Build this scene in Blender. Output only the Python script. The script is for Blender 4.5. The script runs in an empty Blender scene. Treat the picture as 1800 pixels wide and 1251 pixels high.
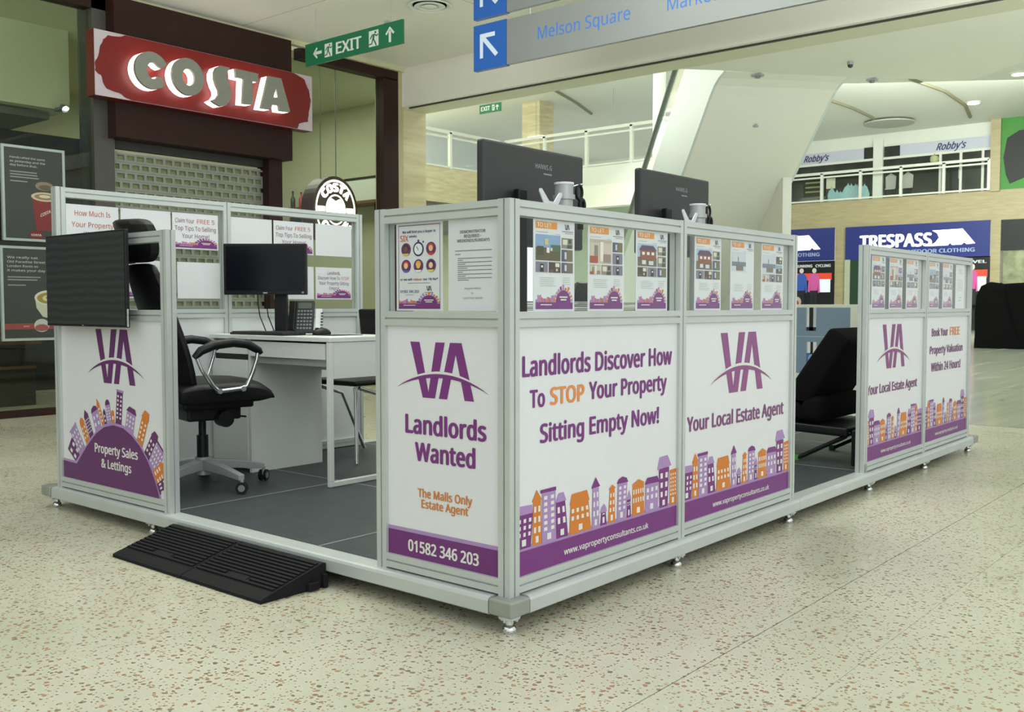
import bpy, bmesh, math, random
from mathutils import Vector, Matrix
from mathutils.geometry import tessellate_polygon
random.seed(7)
SC = bpy.context.scene
COL = SC.collection
PI = math.pi

# ------------------------------------------------------------------ camera, world, lights, exposure
cam = bpy.data.cameras.new('camera')
camo = bpy.data.objects.new('camera', cam)
COL.objects.link(camo)
cam.sensor_fit = 'HORIZONTAL'
cam.sensor_width = 36.0
cam.lens = 1729.95 / 1800 * 36.0
cam.clip_end = 300
YAW, PITCH = 0.69660, -0.0508
d = Vector((math.cos(PITCH) * math.cos(YAW), math.cos(PITCH) * math.sin(YAW), math.sin(PITCH)))
camo.location = (-2.2046, -1.8526, 0.9722)
camo.rotation_euler = d.to_track_quat('-Z', 'Y').to_euler()
SC.camera = camo
cam.dof.use_dof = True
cam.dof.focus_distance = 3.2
cam.dof.aperture_fstop = 20.0

W = bpy.data.worlds.new('world')
SC.world = W
W.use_nodes = True
W.node_tree.nodes['Background'].inputs[0].default_value = (0.955, 1.0, 0.985, 1)
W.node_tree.nodes['Background'].inputs[1].default_value = 1.0

def area(name, loc, target, sx, sy, power, col=(1, 1, 0.95)):
    L = bpy.data.lights.new(name, 'AREA')
    L.shape = 'RECTANGLE'; L.size = sx; L.size_y = sy; L.energy = power; L.color = col
    o = bpy.data.objects.new(name, L)
    COL.objects.link(o)
    o.location = loc
    o.rotation_euler = (Vector(target) - Vector(loc)).to_track_quat('-Z', 'Y').to_euler()
    return o
area('mall_skylight', (-3.0, -9, 4.5), (2.0, 0.5, 1.2), 9, 5, 240, (0.97, 1.0, 1.0))
area('fill_up_hall', (-3.0, 1.2, 1.6), (-3.0, 1.2, 4), 3, 4, 1000, (0.98, 1.0, 0.99))  # unseen fill, added to brighten the hall ceiling from below
area('fill_up_aisle', (3.2, -4.6, 1.6), (3.2, -4.6, 4), 4, 4, 720, (0.98, 1.0, 0.99))  # added fill out of view, lifts the bulkhead and landing soffit
area('fill_down_hall', (1.5, 2.2, 3.78), (1.5, 2.2, 0), 3.0, 1.6, 60, (0.95, 1.0, 0.9))  # no fitting here, extra light added over the kiosk
area('fill_atrium', (18, 13, 7.9), (16, 10, 0), 12, 9, 1500, (0.97, 1.0, 0.98))  # fill added under the closed ceiling for the atrium and escalator side
area('fill_up_landing', (13, -.5, 4.6), (13.6, .4, 9), 4, 4, 1300, (0.97, 1.0, 0.96))  # hidden above the soffit, added to lighten the atrium ceiling
area('fill_atrium_rear', (31, 8, 7.9), (34, 10, 2), 8, 8, 2200, (0.97, 1.0, 0.92))  # added light for the far shop wall, stands for no fitting
area('fill_balcony_wall', (15, 24.6, 8.0), (15, 27, 5.0), 14, 2, 2200, (0.97, 1.0, 0.98))  # made-up source that brightens the pale wall behind the balcony
area('fill_up_balcony', (9, 15, 4.7), (9.3, 15, 9), 3, 3, 1500, (0.97, 1.0, 0.96))  # upward fill added out of view for the ceiling on the balcony side
area('fill_shop', (5.6, 9.0, 3.75), (5.8, 9.0, 0), 2.5, 1.6, 50, (1.0, 1.0, 0.88))  # invented light inside the shop, raises the right window's brightness
SC.view_settings.view_transform = 'Standard'
SC.view_settings.look = 'None'
SC.view_settings.exposure = 0.04
SC.view_settings.gamma = 1.0
SC.view_settings.use_curve_mapping = False

# ------------------------------------------------------------------ materials
def srgb(h):
    if isinstance(h, str):
        h = h.lstrip('#')
        v = [int(h[i:i + 2], 16) / 255 for i in (0, 2, 4)]
    else:
        v = list(h)
    return [c / 12.92 if c <= 0.04045 else ((c + 0.055) / 1.055) ** 2.4 for c in v]
MATS = {}
def mat(name, col, rough=0.5, metal=0.0, emit=0.0, var=0.04, scale=30.0, bump=0.0, spec=None, ecol=None):
    if name in MATS:
        return MATS[name]
    m = bpy.data.materials.new(name)
    m.use_nodes = True
    nt = m.node_tree
    b = nt.nodes['Principled BSDF']
    c = srgb(col)
    b.inputs['Roughness'].default_value = rough
    b.inputs['Metallic'].default_value = metal
    if spec is not None:
        b.inputs['Specular IOR Level'].default_value = spec
    if emit > 0:
        b.inputs['Emission Color'].default_value = (*(srgb(ecol) if ecol else c), 1)
        b.inputs['Emission Strength'].default_value = emit
    if var > 0:
        tc = nt.nodes.new('ShaderNodeTexCoord')
        nz = nt.nodes.new('ShaderNodeTexNoise')
        nz.inputs['Scale'].default_value = scale
        nz.inputs['Detail'].default_value = 3
        nt.links.new(tc.outputs['Object'], nz.inputs['Vector'])
        rp = nt.nodes.new('ShaderNodeValToRGB')
        rp.color_ramp.elements[0].color = (*[x * (1 - var) for x in c], 1)
        rp.color_ramp.elements[1].color = (*[min(1, x * (1 + var)) for x in c], 1)
        rp.color_ramp.elements[0].position = 0.3
        rp.color_ramp.elements[1].position = 0.7
        nt.links.new(nz.outputs['Fac'], rp.inputs['Fac'])
        nt.links.new(rp.outputs['Color'], b.inputs['Base Color'])
        if bump > 0:
            bp = nt.nodes.new('ShaderNodeBump')
            bp.inputs['Strength'].default_value = bump
            bp.inputs['Distance'].default_value = 0.01
            nt.links.new(nz.outputs['Fac'], bp.inputs['Height'])
            nt.links.new(bp.outputs['Normal'], b.inputs['Normal'])
    else:
        b.inputs['Base Color'].default_value = (*c, 1)
    MATS[name] = m
    return m

def ink(col, rough=0.45):
    k = 'ink_' + (col if isinstance(col, str) else '%.2f%.2f%.2f' % tuple(col))
    return mat(k, col, rough, var=0.0)

def glass_mat(name, tint=(0.93, 0.98, 0.95), refl=1.0, ior=1.25):
    if name in MATS:
        return MATS[name]
    m = bpy.data.materials.new(name)
    m.use_nodes = True
    nt = m.node_tree
    nt.nodes.clear()
    out = nt.nodes.new('ShaderNodeOutputMaterial')
    mix = nt.nodes.new('ShaderNodeMixShader')
    tr = nt.nodes.new('ShaderNodeBsdfTransparent')
    tr.inputs[0].default_value = (*tint, 1)
    gl = nt.nodes.new('ShaderNodeBsdfGlossy')
    gl.inputs['Roughness'].default_value = 0.02
    gl.inputs[0].default_value = (refl, refl, refl, 1)
    fr = nt.nodes.new('ShaderNodeFresnel')
    # same reflectance from both faces of the pane (no total internal reflection inside it)
    geo = nt.nodes.new('ShaderNodeNewGeometry')
    mr = nt.nodes.new('ShaderNodeMapRange')
    mr.inputs[3].default_value = ior; mr.inputs[4].default_value = 1 / ior
    nt.links.new(geo.outputs['Backfacing'], mr.inputs[0]); nt.links.new(mr.outputs[0], fr.inputs[0])
    nt.links.new(fr.outputs[0], mix.inputs[0])
    nt.links.new(tr.outputs[0], mix.inputs[1])
    nt.links.new(gl.outputs[0], mix.inputs[2])
    nt.links.new(mix.outputs[0], out.inputs[0])
    MATS[name] = m
    return m

def terrazzo():
    m = bpy.data.materials.new('terrazzo')
    m.use_nodes = True
    nt = m.node_tree; N = nt.nodes; L = nt.links
    b = N['Principled BSDF']
    tc = N.new('ShaderNodeTexCoord')
    # slight warp so that the chips are irregular
    wn = N.new('ShaderNodeTexNoise'); wn.inputs['Scale'].default_value = 60; wn.inputs['Detail'].default_value = 2
    L.new(tc.outputs['Object'], wn.inputs['Vector'])
    sub = N.new('ShaderNodeVectorMath'); sub.operation = 'SUBTRACT'; sub.inputs[1].default_value = (0.5, 0.5, 0.5)
    L.new(wn.outputs['Color'], sub.inputs[0])
    sc = N.new('ShaderNodeVectorMath'); sc.operation = 'SCALE'; sc.inputs['Scale'].default_value = 0.012
    L.new(sub.outputs[0], sc.inputs[0])
    add = N.new('ShaderNodeVectorMath'); add.operation = 'ADD'
    L.new(tc.outputs['Object'], add.inputs[0]); L.new(sc.outputs[0], add.inputs[1])
    fac_prev = None
    base = N.new('ShaderNodeTexNoise'); base.inputs['Scale'].default_value = 1.3; base.inputs['Detail'].default_value = 4
    L.new(tc.outputs['Object'], base.inputs['Vector'])
    br = N.new('ShaderNodeValToRGB')
    br.color_ramp.elements[0].color = (*srgb('#b8b8a2'), 1); br.color_ramp.elements[0].position = 0.3
    br.color_ramp.elements[1].color = (*srgb('#c8c7b3'), 1); br.color_ramp.elements[1].position = 0.7
    L.new(base.outputs['Fac'], br.inputs['Fac'])
    cur = br.outputs['Color']
    for scale, size, dens, seed in ((50, 0.41, 0.64, 0), (84, 0.36, 0.66, 3.7)):
        mp = N.new('ShaderNodeVectorMath'); mp.operation = 'ADD'; mp.inputs[1].default_value = (seed, seed * 2, 0)
        L.new(add.outputs[0], mp.inputs[0])
        v = N.new('ShaderNodeTexVoronoi'); v.voronoi_dimensions = '2D'; v.feature = 'F1'; v.inputs['Scale'].default_value = scale
        L.new(mp.outputs[0], v.inputs['Vector'])
        sep = N.new('ShaderNodeSeparateColor')
        L.new(v.outputs['Color'], sep.inputs[0])
        # chip present when random red > dens, size from random green
        pres = N.new('ShaderNodeMath'); pres.operation = 'GREATER_THAN'; pres.inputs[1].default_value = dens
        L.new(sep.outputs[0], pres.inputs[0])
        sz = N.new('ShaderNodeMath'); sz.operation = 'MULTIPLY_ADD'; sz.inputs[1].default_value = size * 0.7; sz.inputs[2].default_value = size * 0.3
        L.new(sep.outputs[1], sz.inputs[0])
        lt = N.new('ShaderNodeMath'); lt.operation = 'LESS_THAN'
        L.new(v.outputs['Distance'], lt.inputs[0]); L.new(sz.outputs[0], lt.inputs[1])
        mu = N.new('ShaderNodeMath'); mu.operation = 'MULTIPLY'
        L.new(pres.outputs[0], mu.inputs[0]); L.new(lt.outputs[0], mu.inputs[1])
        cr = N.new('ShaderNodeValToRGB')
        cr.color_ramp.interpolation = 'CONSTANT'
        els = cr.color_ramp.elements
        els[0].color = (*srgb('#95745a'), 1); els[0].position = 0
        els[1].color = (*srgb('#a98d68'), 1); els[1].position = 0.25
        for p, c in ((0.45, '#87795f'), (0.65, '#a37f66'), (0.82, '#77705e'), (0.92, '#ab9878')):
            e = els.new(p); e.color = (*srgb(c), 1)
        L.new(sep.outputs[2], cr.inputs['Fac'])
        mx = N.new('ShaderNodeMix'); mx.data_type = 'RGBA'
        L.new(mu.outputs[0], mx.inputs[0]); L.new(cur, mx.inputs[6]); L.new(cr.outputs['Color'], mx.inputs[7])
        cur = mx.outputs[2]
    L.new(cur, b.inputs['Base Color'])
    b.inputs['Roughness'].default_value = 0.26
    rn = N.new('ShaderNodeMapRange'); rn.inputs[3].default_value = 0.2; rn.inputs[4].default_value = 0.36
    L.new(base.outputs['Fac'], rn.inputs[0]); L.new(rn.outputs[0], b.inputs['Roughness'])
    return m

def stone(name, c0, c1, rough, scale=(1.2, 1.2, 9.0), axis_noise=1.5):
    if name in MATS:
        return MATS[name]
    m = bpy.data.materials.new(name)
    m.use_nodes = True
    nt = m.node_tree; N = nt.nodes; L = nt.links
    b = N['Principled BSDF']
    tc = N.new('ShaderNodeTexCoord')
    mp = N.new('ShaderNodeMapping'); mp.inputs['Scale'].default_value = scale
    L.new(tc.outputs['Object'], mp.inputs['Vector'])
    nz = N.new('ShaderNodeTexNoise'); nz.inputs['Scale'].default_value = axis_noise; nz.inputs['Detail'].default_value = 5
    L.new(mp.outputs[0], nz.inputs['Vector'])
    rp = N.new('ShaderNodeValToRGB')
    rp.color_ramp.elements[0].color = (*srgb(c0), 1); rp.color_ramp.elements[0].position = 0.3
    rp.color_ramp.elements[1].color = (*srgb(c1), 1); rp.color_ramp.elements[1].position = 0.7
    L.new(nz.outputs['Fac'], rp.inputs['Fac'])
    L.new(rp.outputs['Color'], b.inputs['Base Color'])
    b.inputs['Roughness'].default_value = rough
    MATS[name] = m
    return m

ALU = mat('brushed_aluminium', '#c2c9c7', 0.42, 0.35, var=0.03, scale=8)
ALU_D = mat('cast_bracket', '#9b9f98', 0.5, 0.4, var=0.05)
CHROME = mat('chrome', '#d8dadb', 0.12, 1.0, var=0.0)
WHITE = mat('white_print_board', '#dbdee1', 0.3, var=0.01)
WHITE_DESK = mat('white_lacquer', '#dfe3df', 0.3, var=0.01)
PAPER = mat('paper', '#d9dce0', 0.5, var=0.01)
BLACK = mat('black_plastic', '#121315', 0.4, var=0.1, spec=.35)
BLACK2 = mat('charcoal_plastic', '#2c2d2f', 0.45, var=0.06)
LEATHER = mat('black_leather', '#0d0d0e', 0.45, var=0.15, bump=0.15, scale=60, spec=.3)
FABRIC = mat('black_fabric', '#0b0b0c', 0.9, spec=.15, var=0.2, bump=0.2, scale=120)
RUBBER = mat('black_rubber', '#161718', 0.75, spec=.25, var=0.15, bump=0.2, scale=90)
SCREEN = mat('dark_screen', '#0e1118', 0.2, spec=.25, var=0.1, scale=3)
GREYM = mat('grey_paint_metal', '#a7abac', 0.4, 0.3, var=0.03)
GREY_D = mat('grey_plastic', '#83888a', 0.45, 0.2, var=0.03)
DECK = mat('slate_vinyl', '#3a4043', 0.5, spec=.35, var=0.12, scale=14, bump=0.03)
SEAM = mat('seam_strip', '#a9afae', 0.4, 0.4, var=0.02)
GLASS = glass_mat('clear_acrylic', (0.985, 0.995, 0.99), ior=1.16)
SHOPGLASS = glass_mat('shop_glass', (0.86, 0.91, 0.85))
CREAM = mat('cream_paint', '#d5d5bd', 0.6, var=0.02, scale=2)
CREAMW = mat('warm_white_paint', '#ebebe0', 0.6, var=0.015, scale=2)
WHITEP = mat('white_paint', '#dfe3da', 0.55, var=0.015, scale=2)
BROWN = mat('dark_brown_cladding', '#2c1611', 0.55, spec=.25, var=0.1, scale=5)
STONE = stone('travertine', '#bfb38d', '#d3cba9', 0.4)
TANSTONE = stone('tan_stone', '#a79c78', '#b6ab88', 0.45)
GREYSTONE = stone('polished_grey_stone', '#a3a897', '#bcbfae', 0.16, (0.3, 4, 1), 1.2)
PUR, LIL, ORA, WHT = '#74307a', '#a688bb', '#cf7a2d', '#dddfda'

# ------------------------------------------------------------------ mesh helpers
ORG = {}
class MB:
    def __init__(s):
        s.v = []; s.f = []; s.mi = []; s.mats = []
    def m(s, material):
        if material not in s.mats:
            s.mats.append(material)
        return s.mats.index(material)
    def add(s, verts, faces, material):
        k = len(s.v); i = s.m(material)
        s.v += [tuple(p) for p in verts]
        for f in faces:
            s.f.append([k + q for q in f]); s.mi.append(i)
        return s
    def box(s, x0, x1, y0, y1, z0, z1, material):
        x0, x1 = min(x0, x1), max(x0, x1); y0, y1 = min(y0, y1), max(y0, y1); z0, z1 = min(z0, z1), max(z0, z1)
        v = [(x0, y0, z0), (x1, y0, z0), (x1, y1, z0), (x0, y1, z0), (x0, y0, z1), (x1, y0, z1), (x1, y1, z1), (x0, y1, z1)]
        return s.add(v, [(3, 2, 1, 0), (4, 5, 6, 7), (0, 1, 5, 4), (1, 2, 6, 5), (2, 3, 7, 6), (3, 0, 4, 7)], material)
    def obox(s, c, ax, ay, az, hx, hy, hz, material):
        c = Vector(c); ax, ay, az = Vector(ax).normalized(), Vector(ay).normalized(), Vector(az).normalized()
        v = []
        for sz in (-1, 1):
            for sx, sy in ((-1, -1), (1, -1), (1, 1), (-1, 1)):
                v.append(c + ax * sx * hx + ay * sy * hy + az * sz * hz)
        return s.add(v, [(3, 2, 1, 0), (4, 5, 6, 7), (0, 1, 5, 4), (1, 2, 6, 5), (2, 3, 7, 6), (3, 0, 4, 7)], material)
    def cyl(s, p0, p1, r0, material, r1=None, n=14, cap=True):
        r1 = r0 if r1 is None else r1
        p0, p1 = Vector(p0), Vector(p1)
        d = (p1 - p0).normalized()
        a = d.orthogonal().normalized(); b = d.cross(a)
        v = []
        for p, r in ((p0, r0), (p1, r1)):
            for i in range(n):
                t = 2 * PI * i / n
                v.append(p + a * math.cos(t) * r + b * math.sin(t) * r)
        f = [(i, (i + 1) % n, n + (i + 1) % n, n + i) for i in range(n)]
        if cap:
            f += [tuple(range(n - 1, -1, -1)), tuple(range(n, 2 * n))]
        return s.add(v, f, material)
    def tube(s, pts, r, material, n=8, closed=False, sx=1.0, up=(0, 0, 1)):
        pts = [Vector(p) for p in pts]
        K = len(pts)
        v = []; f = []
        prev = None
        for i, p in enumerate(pts):
            if closed:
                t = (pts[(i + 1) % K] - pts[i - 1]).normalized()
            else:
                t = (pts[min(i + 1, K - 1)] - pts[max(i - 1, 0)]).normalized()
            if prev is None:
                u = Vector(up)
                if abs(u.dot(t)) > 0.95:
                    u = Vector((1, 0, 0))
                a = t.cross(u).normalized()
            else:
                a = (prev - t * prev.dot(t)).normalized()
            prev = a
            b = t.cross(a)
            rr = r[i] if isinstance(r, (list, tuple)) else r
            for j in range(n):
                th = 2 * PI * j / n
                v.append(p + a * math.cos(th) * rr * sx + b * math.sin(th) * rr)
        for i in range(K if closed else K - 1):
            for j in range(n):
                a0 = i * n + j; a1 = i * n + (j + 1) % n
                b0 = ((i + 1) % K) * n + j; b1 = ((i + 1) % K) * n + (j + 1) % n
                f.append((a0, a1, b1, b0))
        if not closed:
            f.append(tuple(range(n - 1, -1, -1))); f.append(tuple(range((K - 1) * n, K * n)))
        return s.add(v, f, material)
    def lathe(s, c, prof, material, n=20):
        c = Vector(c); v = []; f = []
        for r, z in prof:
            for i in range(n):
                t = 2 * PI * i / n
                v.append(c + Vector((r * math.cos(t), r * math.sin(t), z)))
        for k in range(len(prof) - 1):
            for i in range(n):
                f.append((k * n + i, k * n + (i + 1) % n, (k + 1) * n + (i + 1) % n, (k + 1) * n + i))
        f.append(tuple(range(n - 1, -1, -1))); f.append(tuple(range((len(prof) - 1) * n, len(prof) * n)))
        return s.add(v, f, material)
    def prism(s, loops, o, u, w, nrm, depth, material, side=None):
        """2-D loops (outer first, then holes) in the frame o,u,w swept along nrm by depth"""
        o, u, w, nrm = Vector(o), Vector(u), Vector(w), Vector(nrm)
        if loops and not isinstance(loops[0][0], (list, tuple)):
            loops = [loops]
        flat = [p for L in loops for p in L]
        tris = tessellate_polygon([[Vector((p[0], p[1], 0)) for p in L] for L in loops])
        k = len(flat)
        v = [o + u * p[0] + w * p[1] for p in flat] + [o + u * p[0] + w * p[1] + nrm * depth for p in flat]
        flip = u.cross(w).dot(nrm) < 0
        fr = []
        for t in tris:
            a, b, c = t
            ar = (flat[b][0] - flat[a][0]) * (flat[c][1] - flat[a][1]) - (flat[c][0] - flat[a][0]) * (flat[b][1] - flat[a][1])
            if ar < 0:
                t = (a, c, b)
            if flip:
                t = (t[0], t[2], t[1])
            fr.append(t)
        s.add(v, [(t[0] + k, t[1] + k, t[2] + k) for t in fr] + [(t[2], t[1], t[0]) for t in fr], material)
        base = len(s.v) - 2 * k
        q = 0; sm = s.m(side or material)
        for li, L in enumerate(loops):
            ar = sum(L[i][0] * L[(i + 1) % len(L)][1] - L[(i + 1) % len(L)][0] * L[i][1] for i in range(len(L)))
            rev = (ar < 0) != (li > 0)
            if flip:
                rev = not rev
            for i in range(len(L)):
                a0 = base + q + i; a1 = base + q + (i + 1) % len(L)
                s.f.append([a1, a0, a0 + k, a1 + k] if rev else [a0, a1, a1 + k, a0 + k]); s.mi.append(sm)
            q += len(L)
        return s
    def build(s, name, parent=None, bevel=0.0, smooth=False, seg=2, subsurf=0, loc=None, label=None):
        me = bpy.data.meshes.new(name)
        if parent is not None:
            org = ORG[parent]
        elif loc is not None:
            org = Vector(loc)
        else:
            xs = [p[0] for p in s.v]; ys = [p[1] for p in s.v]; zs = [p[2] for p in s.v]
            org = Vector(((min(xs) + max(xs)) / 2, (min(ys) + max(ys)) / 2, min(zs)))
        me.from_pydata([(p[0] - org[0], p[1] - org[1], p[2] - org[2]) for p in s.v], [], s.f)
        for m_ in s.mats:
            me.materials.append(m_)
        me.polygons.foreach_set('material_index', s.mi)
        if bevel > 0:
            bm = bmesh.new(); bm.from_mesh(me)
            ed = [e for e in bm.edges if len(e.link_faces) == 2 and e.calc_face_angle(0) > 0.6]
            bmesh.ops.bevel(bm, geom=ed, offset=bevel, segments=seg, affect='EDGES', profile=0.5, clamp_overlap=True)
            bm.to_mesh(me); bm.free()
        if smooth:
            me.polygons.foreach_set('use_smooth', [True] * len(me.polygons))
            try:
                me.set_sharp_from_angle(angle=0.7)
            except Exception:
                pass
        me.update()
        o = bpy.data.objects.new(name, me)
        COL.objects.link(o)
        if parent is not None:
            o.parent = parent
        else:
            o.location = org
        ORG[o] = org
        if subsurf:
            md = o.modifiers.new('sub', 'SUBSURF'); md.levels = subsurf; md.render_levels = subsurf
        if label:
            o['label'] = label
        return o

def tag(o, label, cat, group=None):
    o['label'] = label; o['category'] = cat
    if group:
        o['group'] = group
    return o
def thing(name, label, cat, loc=(0, 0, 0), group=None):
    o = bpy.data.objects.new(name, None)
    o.empty_display_size = 0.1
    COL.objects.link(o)
    o.location = loc
    ORG[o] = Vector(loc)
    return tag(o, label, cat, group)
def struct(o):
    o['kind'] = 'structure'
    return o
def box(name, x0, x1, y0, y1, z0, z1, m, parent=None, bevel=0.0, **k):
    return MB().box(x0, x1, y0, y1, z0, z1, m).build(name, parent, bevel=bevel, **k)
def copy_tree(o, parent=None):
    c = o.copy(); COL.objects.link(c)
    if parent is not None:
        c.parent = parent
    for ch in list(o.children):
        copy_tree(ch, c)
    return c

# ------------------------------------------------------------------ flat print: lettering and artwork
FONTC = {}
import os
try:
    FONT = bpy.data.fonts.load(os.path.join(bpy.utils.system_resource('DATAFILES'), 'fonts', 'NotoSansHebrew-Regular.woff2'))
except Exception:
    FONT = None
def glyphs(body, bold, spacing=1.0):
    key = (body, bold, spacing)
    if key in FONTC:
        return FONTC[key]
    cu = bpy.data.curves.new('t', 'FONT')
    cu.body = body; cu.size = 1.0
    if FONT: cu.font = FONT
    cu.size = 1.0; cu.resolution_u = 3; cu.space_character = spacing + bold * 1.6
    o = bpy.data.objects.new('t', cu); COL.objects.link(o)
    dg = bpy.context.evaluated_depsgraph_get()
    ev = o.evaluated_get(dg)
    me = ev.to_mesh()
    vs = [(p.co.x, p.co.y) for p in me.vertices]
    fs = [tuple(p.vertices) for p in me.polygons]
    ev.to_mesh_clear()
    if bold > 0:      # heavier strokes: the same outline overprinted a hair to each side
        v0, f0 = list(vs), list(fs)
        vs, fs = [], []
        dx_, dy_ = bold * 2.0, bold * .9
        for n_, (dx, dy) in enumerate(((0, 0), (dx_, 0), (-dx_, 0), (dx_ * .5, dy_), (-dx_ * .5, dy_), (dx_ * .5, -dy_), (-dx_ * .5, -dy_))):
            k0 = len(vs)
            vs += [(a + dx, b + dy, n_ * .1) for a, b in v0]; fs += [tuple(q + k0 for q in f) for f in f0]
    else:
        vs = [(a, b, 0) for a, b in vs]
    bpy.data.objects.remove(o); bpy.data.curves.remove(cu)
    FONTC[key] = (vs, fs)
    return FONTC[key]
CAP = None
def capheight():
    global CAP
    if CAP is None:
        vs, _ = glyphs('H', 0.0)
        CAP = max(p[1] for p in vs)
    return CAP

class Print:
    """flat printed artwork on a plane: every colour lies a hair further out than the one below it"""
    STEP = 0.0005
    def __init__(s, o, u, w):
        s.o, s.u, s.w = Vector(o), Vector(u), Vector(w)
        s.n = s.u.cross(s.w).normalized()
        s.mb = MB()
    def P(s, x, y, l):
        return s.o + s.u * x + s.w * y + s.n * (l * s.STEP)
    def poly(s, pts, col, l=1, m=None):
        ar = sum(pts[i][0] * pts[(i + 1) % len(pts)][1] - pts[(i + 1) % len(pts)][0] * pts[i][1] for i in range(len(pts)))
        pts = pts if ar > 0 else pts[::-1]
        mm = m or ink(col)
        if len(pts) <= 4:
            s.mb.add([s.P(x, y, l) for x, y in pts], [tuple(range(len(pts)))], mm)
        else:
            tr = tessellate_polygon([[Vector((x, y, 0)) for x, y in pts]])
            s.mb.add([s.P(x, y, l) for x, y in pts], [tuple(t) for t in tr], mm)
        return s
    def rect(s, x0, x1, y0, y1, col, l=1, m=None):
        return s.poly([(x0, y0), (x1, y0), (x1, y1), (x0, y1)], col, l, m)
    def disc(s, cx, cy, rx, ry, col, l=1, n=20, a0=0, a1=2 * PI):
        return s.poly([(cx + rx * math.cos(a0 + (a1 - a0) * i / n), cy + ry * math.sin(a0 + (a1 - a0) * i / n)) for i in range(n)], col, l)
    def text(s, body, x0, x1, y0, cap, col, l=2, bold=0.02, spacing=1.0, slope=0.0, italic=0.0, m=None):
        vs, fs = glyphs(body, bold, spacing)
        mn = min(p[0] for p in vs); mx = max(p[0] for p in vs)
        kx = (x1 - x0) / (mx - mn); ky = cap / capheight()
        s.mb.add([s.P(x0 + (p[0] - mn) * kx + italic * p[1] * ky, y0 + p[1] * ky + slope * (p[0] - mn) * kx, l + p[2]) for p in vs], fs, m or ink(col))
        return s
    def build(s, name, parent, label=None):
        return s.mb.build(name, parent, label=label)

def va_logo(p, x0, x1, y0, y1, l=1, col=PUR, bg=WHT):
    Wd, Hd = x1 - x0, y1 - y0
    T = lambda pts: [(x0 + u * Wd, y0 + v * Hd) for u, v in pts]
    p.poly(T([(0, 1), (.15, 1), (.293, .1), (.2, 0)]), col, l)
    p.poly(T([(.2, 0), (.293, .1), (.41, 1), (.555, 1), (.398, 0)]), col, l)
    p.poly(T([(.46, 0), (.59, 0), (.725, .80), (.815, 1), (.637, 1)]), col, l)
    p.poly(T([(.725, .80), (.815, 1), (1, 0), (.86, 0)]), col, l)
    n = 16
    def arc(top, bot, c, l_):
        up = []; dn = []
        for i in range(n + 1):
            t = i / n
            u = -.225 + t * 1.45
            e = 4 * t * (1 - t)
            base = .16 - .03 * t + .27 * e ** 0.9
            up.append((u, base + top * e)); dn.append((u, base - bot * e))
        for i in range(n):
            q = [dn[i], dn[i + 1], up[i + 1], up[i]]
            if i == 0: q = [dn[0], dn[1], up[1]]
            if i == n - 1: q = [dn[i], dn[i + 1], up[i]]
            p.poly(T(q), c, l_)
    arc(.07, 0.0, bg, l + 1)
    arc(.025, .045, col, l + 2)

SKY = [
 ([(0, .11), (.072, .11), (.083, .252), (0, .252)], PUR, [(0, .25), (.088, .25), (.077, .285), (0, .288)], LIL, (3, 3)),
 ([(.079, .11), (.129, .11), (.125, .297), (.084, .297)], ORA, [(.077, .294), (.13, .297), (.102, .342)], ORA, (2, 3)),
 ([(.13, .11), (.208, .11), (.204, .326), (.131, .326)], LIL, [(.122, .322), (.207, .322), (.207, .338), (.122, .336)], PUR, (2, 6)),
 ([(.21, .11), (.277, .11), (.259, .27), (.208, .27)], PUR, [(.205, .266), (.266, .268), (.25, .306), (.222, .305)], LIL, (2, 2)),
 ([(.284, .11), (.414, .11), (.397, .242), (.291, .242)], ORA, [(.286, .24), (.403, .242), (.388, .29), (.298, .287)], ORA, (4, 2)),
 ([(.418, .11), (.464, .11), (.459, .294), (.422, .294)], LIL, [(.413, .29), (.468, .293), (.44, .338)], PUR, (2, 3)),
 ([(.47, .11), (.511, .11), (.505, .168), (.476, .168)], PUR, [(.468, .168), (.512, .168), (.507, .19), (.494, .207), (.478, .194)], LIL, (1, 1)),
 ([(.519, .11), (.566, .11), (.561, .268), (.53, .268)], ORA, [(.522, .265), (.57, .267), (.546, .286)], ORA, (2, 3)),
 ([(.577, .11), (.635, .11), (.645, .286), (.582, .286)], LIL, [(.575, .283), (.651, .281), (.64, .302), (.613, .312), (.586, .302)], PUR, (2, 5)),
 ([(.642, .11), (.671, .11), (.669, .198), (.644, .198)], PUR, [(.64, .195), (.674, .195), (.659, .241)], LIL, (2, 2)),
 ([(.679, .11), (.764, .11), (.76, .258), (.682, .258)], ORA, [(.674, .259), (.767, .259), (.723, .281)], ORA, (5, 2)),
 ([(.769, .11), (.862, .11), (.867, .247), (.772, .247)], LIL, [(.765, .246), (.872, .243), (.857, .275), (.783, .276)], PUR, (3, 2)),
 ([(.875, .11), (.936, .11), (.946, .306), (.868, .306)], PUR, [(.856, .302), (.963, .31), (.933, .366), (.874, .362)], LIL, (2, 3)),
 ([(.95, .11), (1.0, .11), (1.0, .287), (.951, .284)], ORA, [(.951, .284), (1.0, .287), (1.0, .29), (.951, .287)], ORA, (3, 6)),
]
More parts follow.
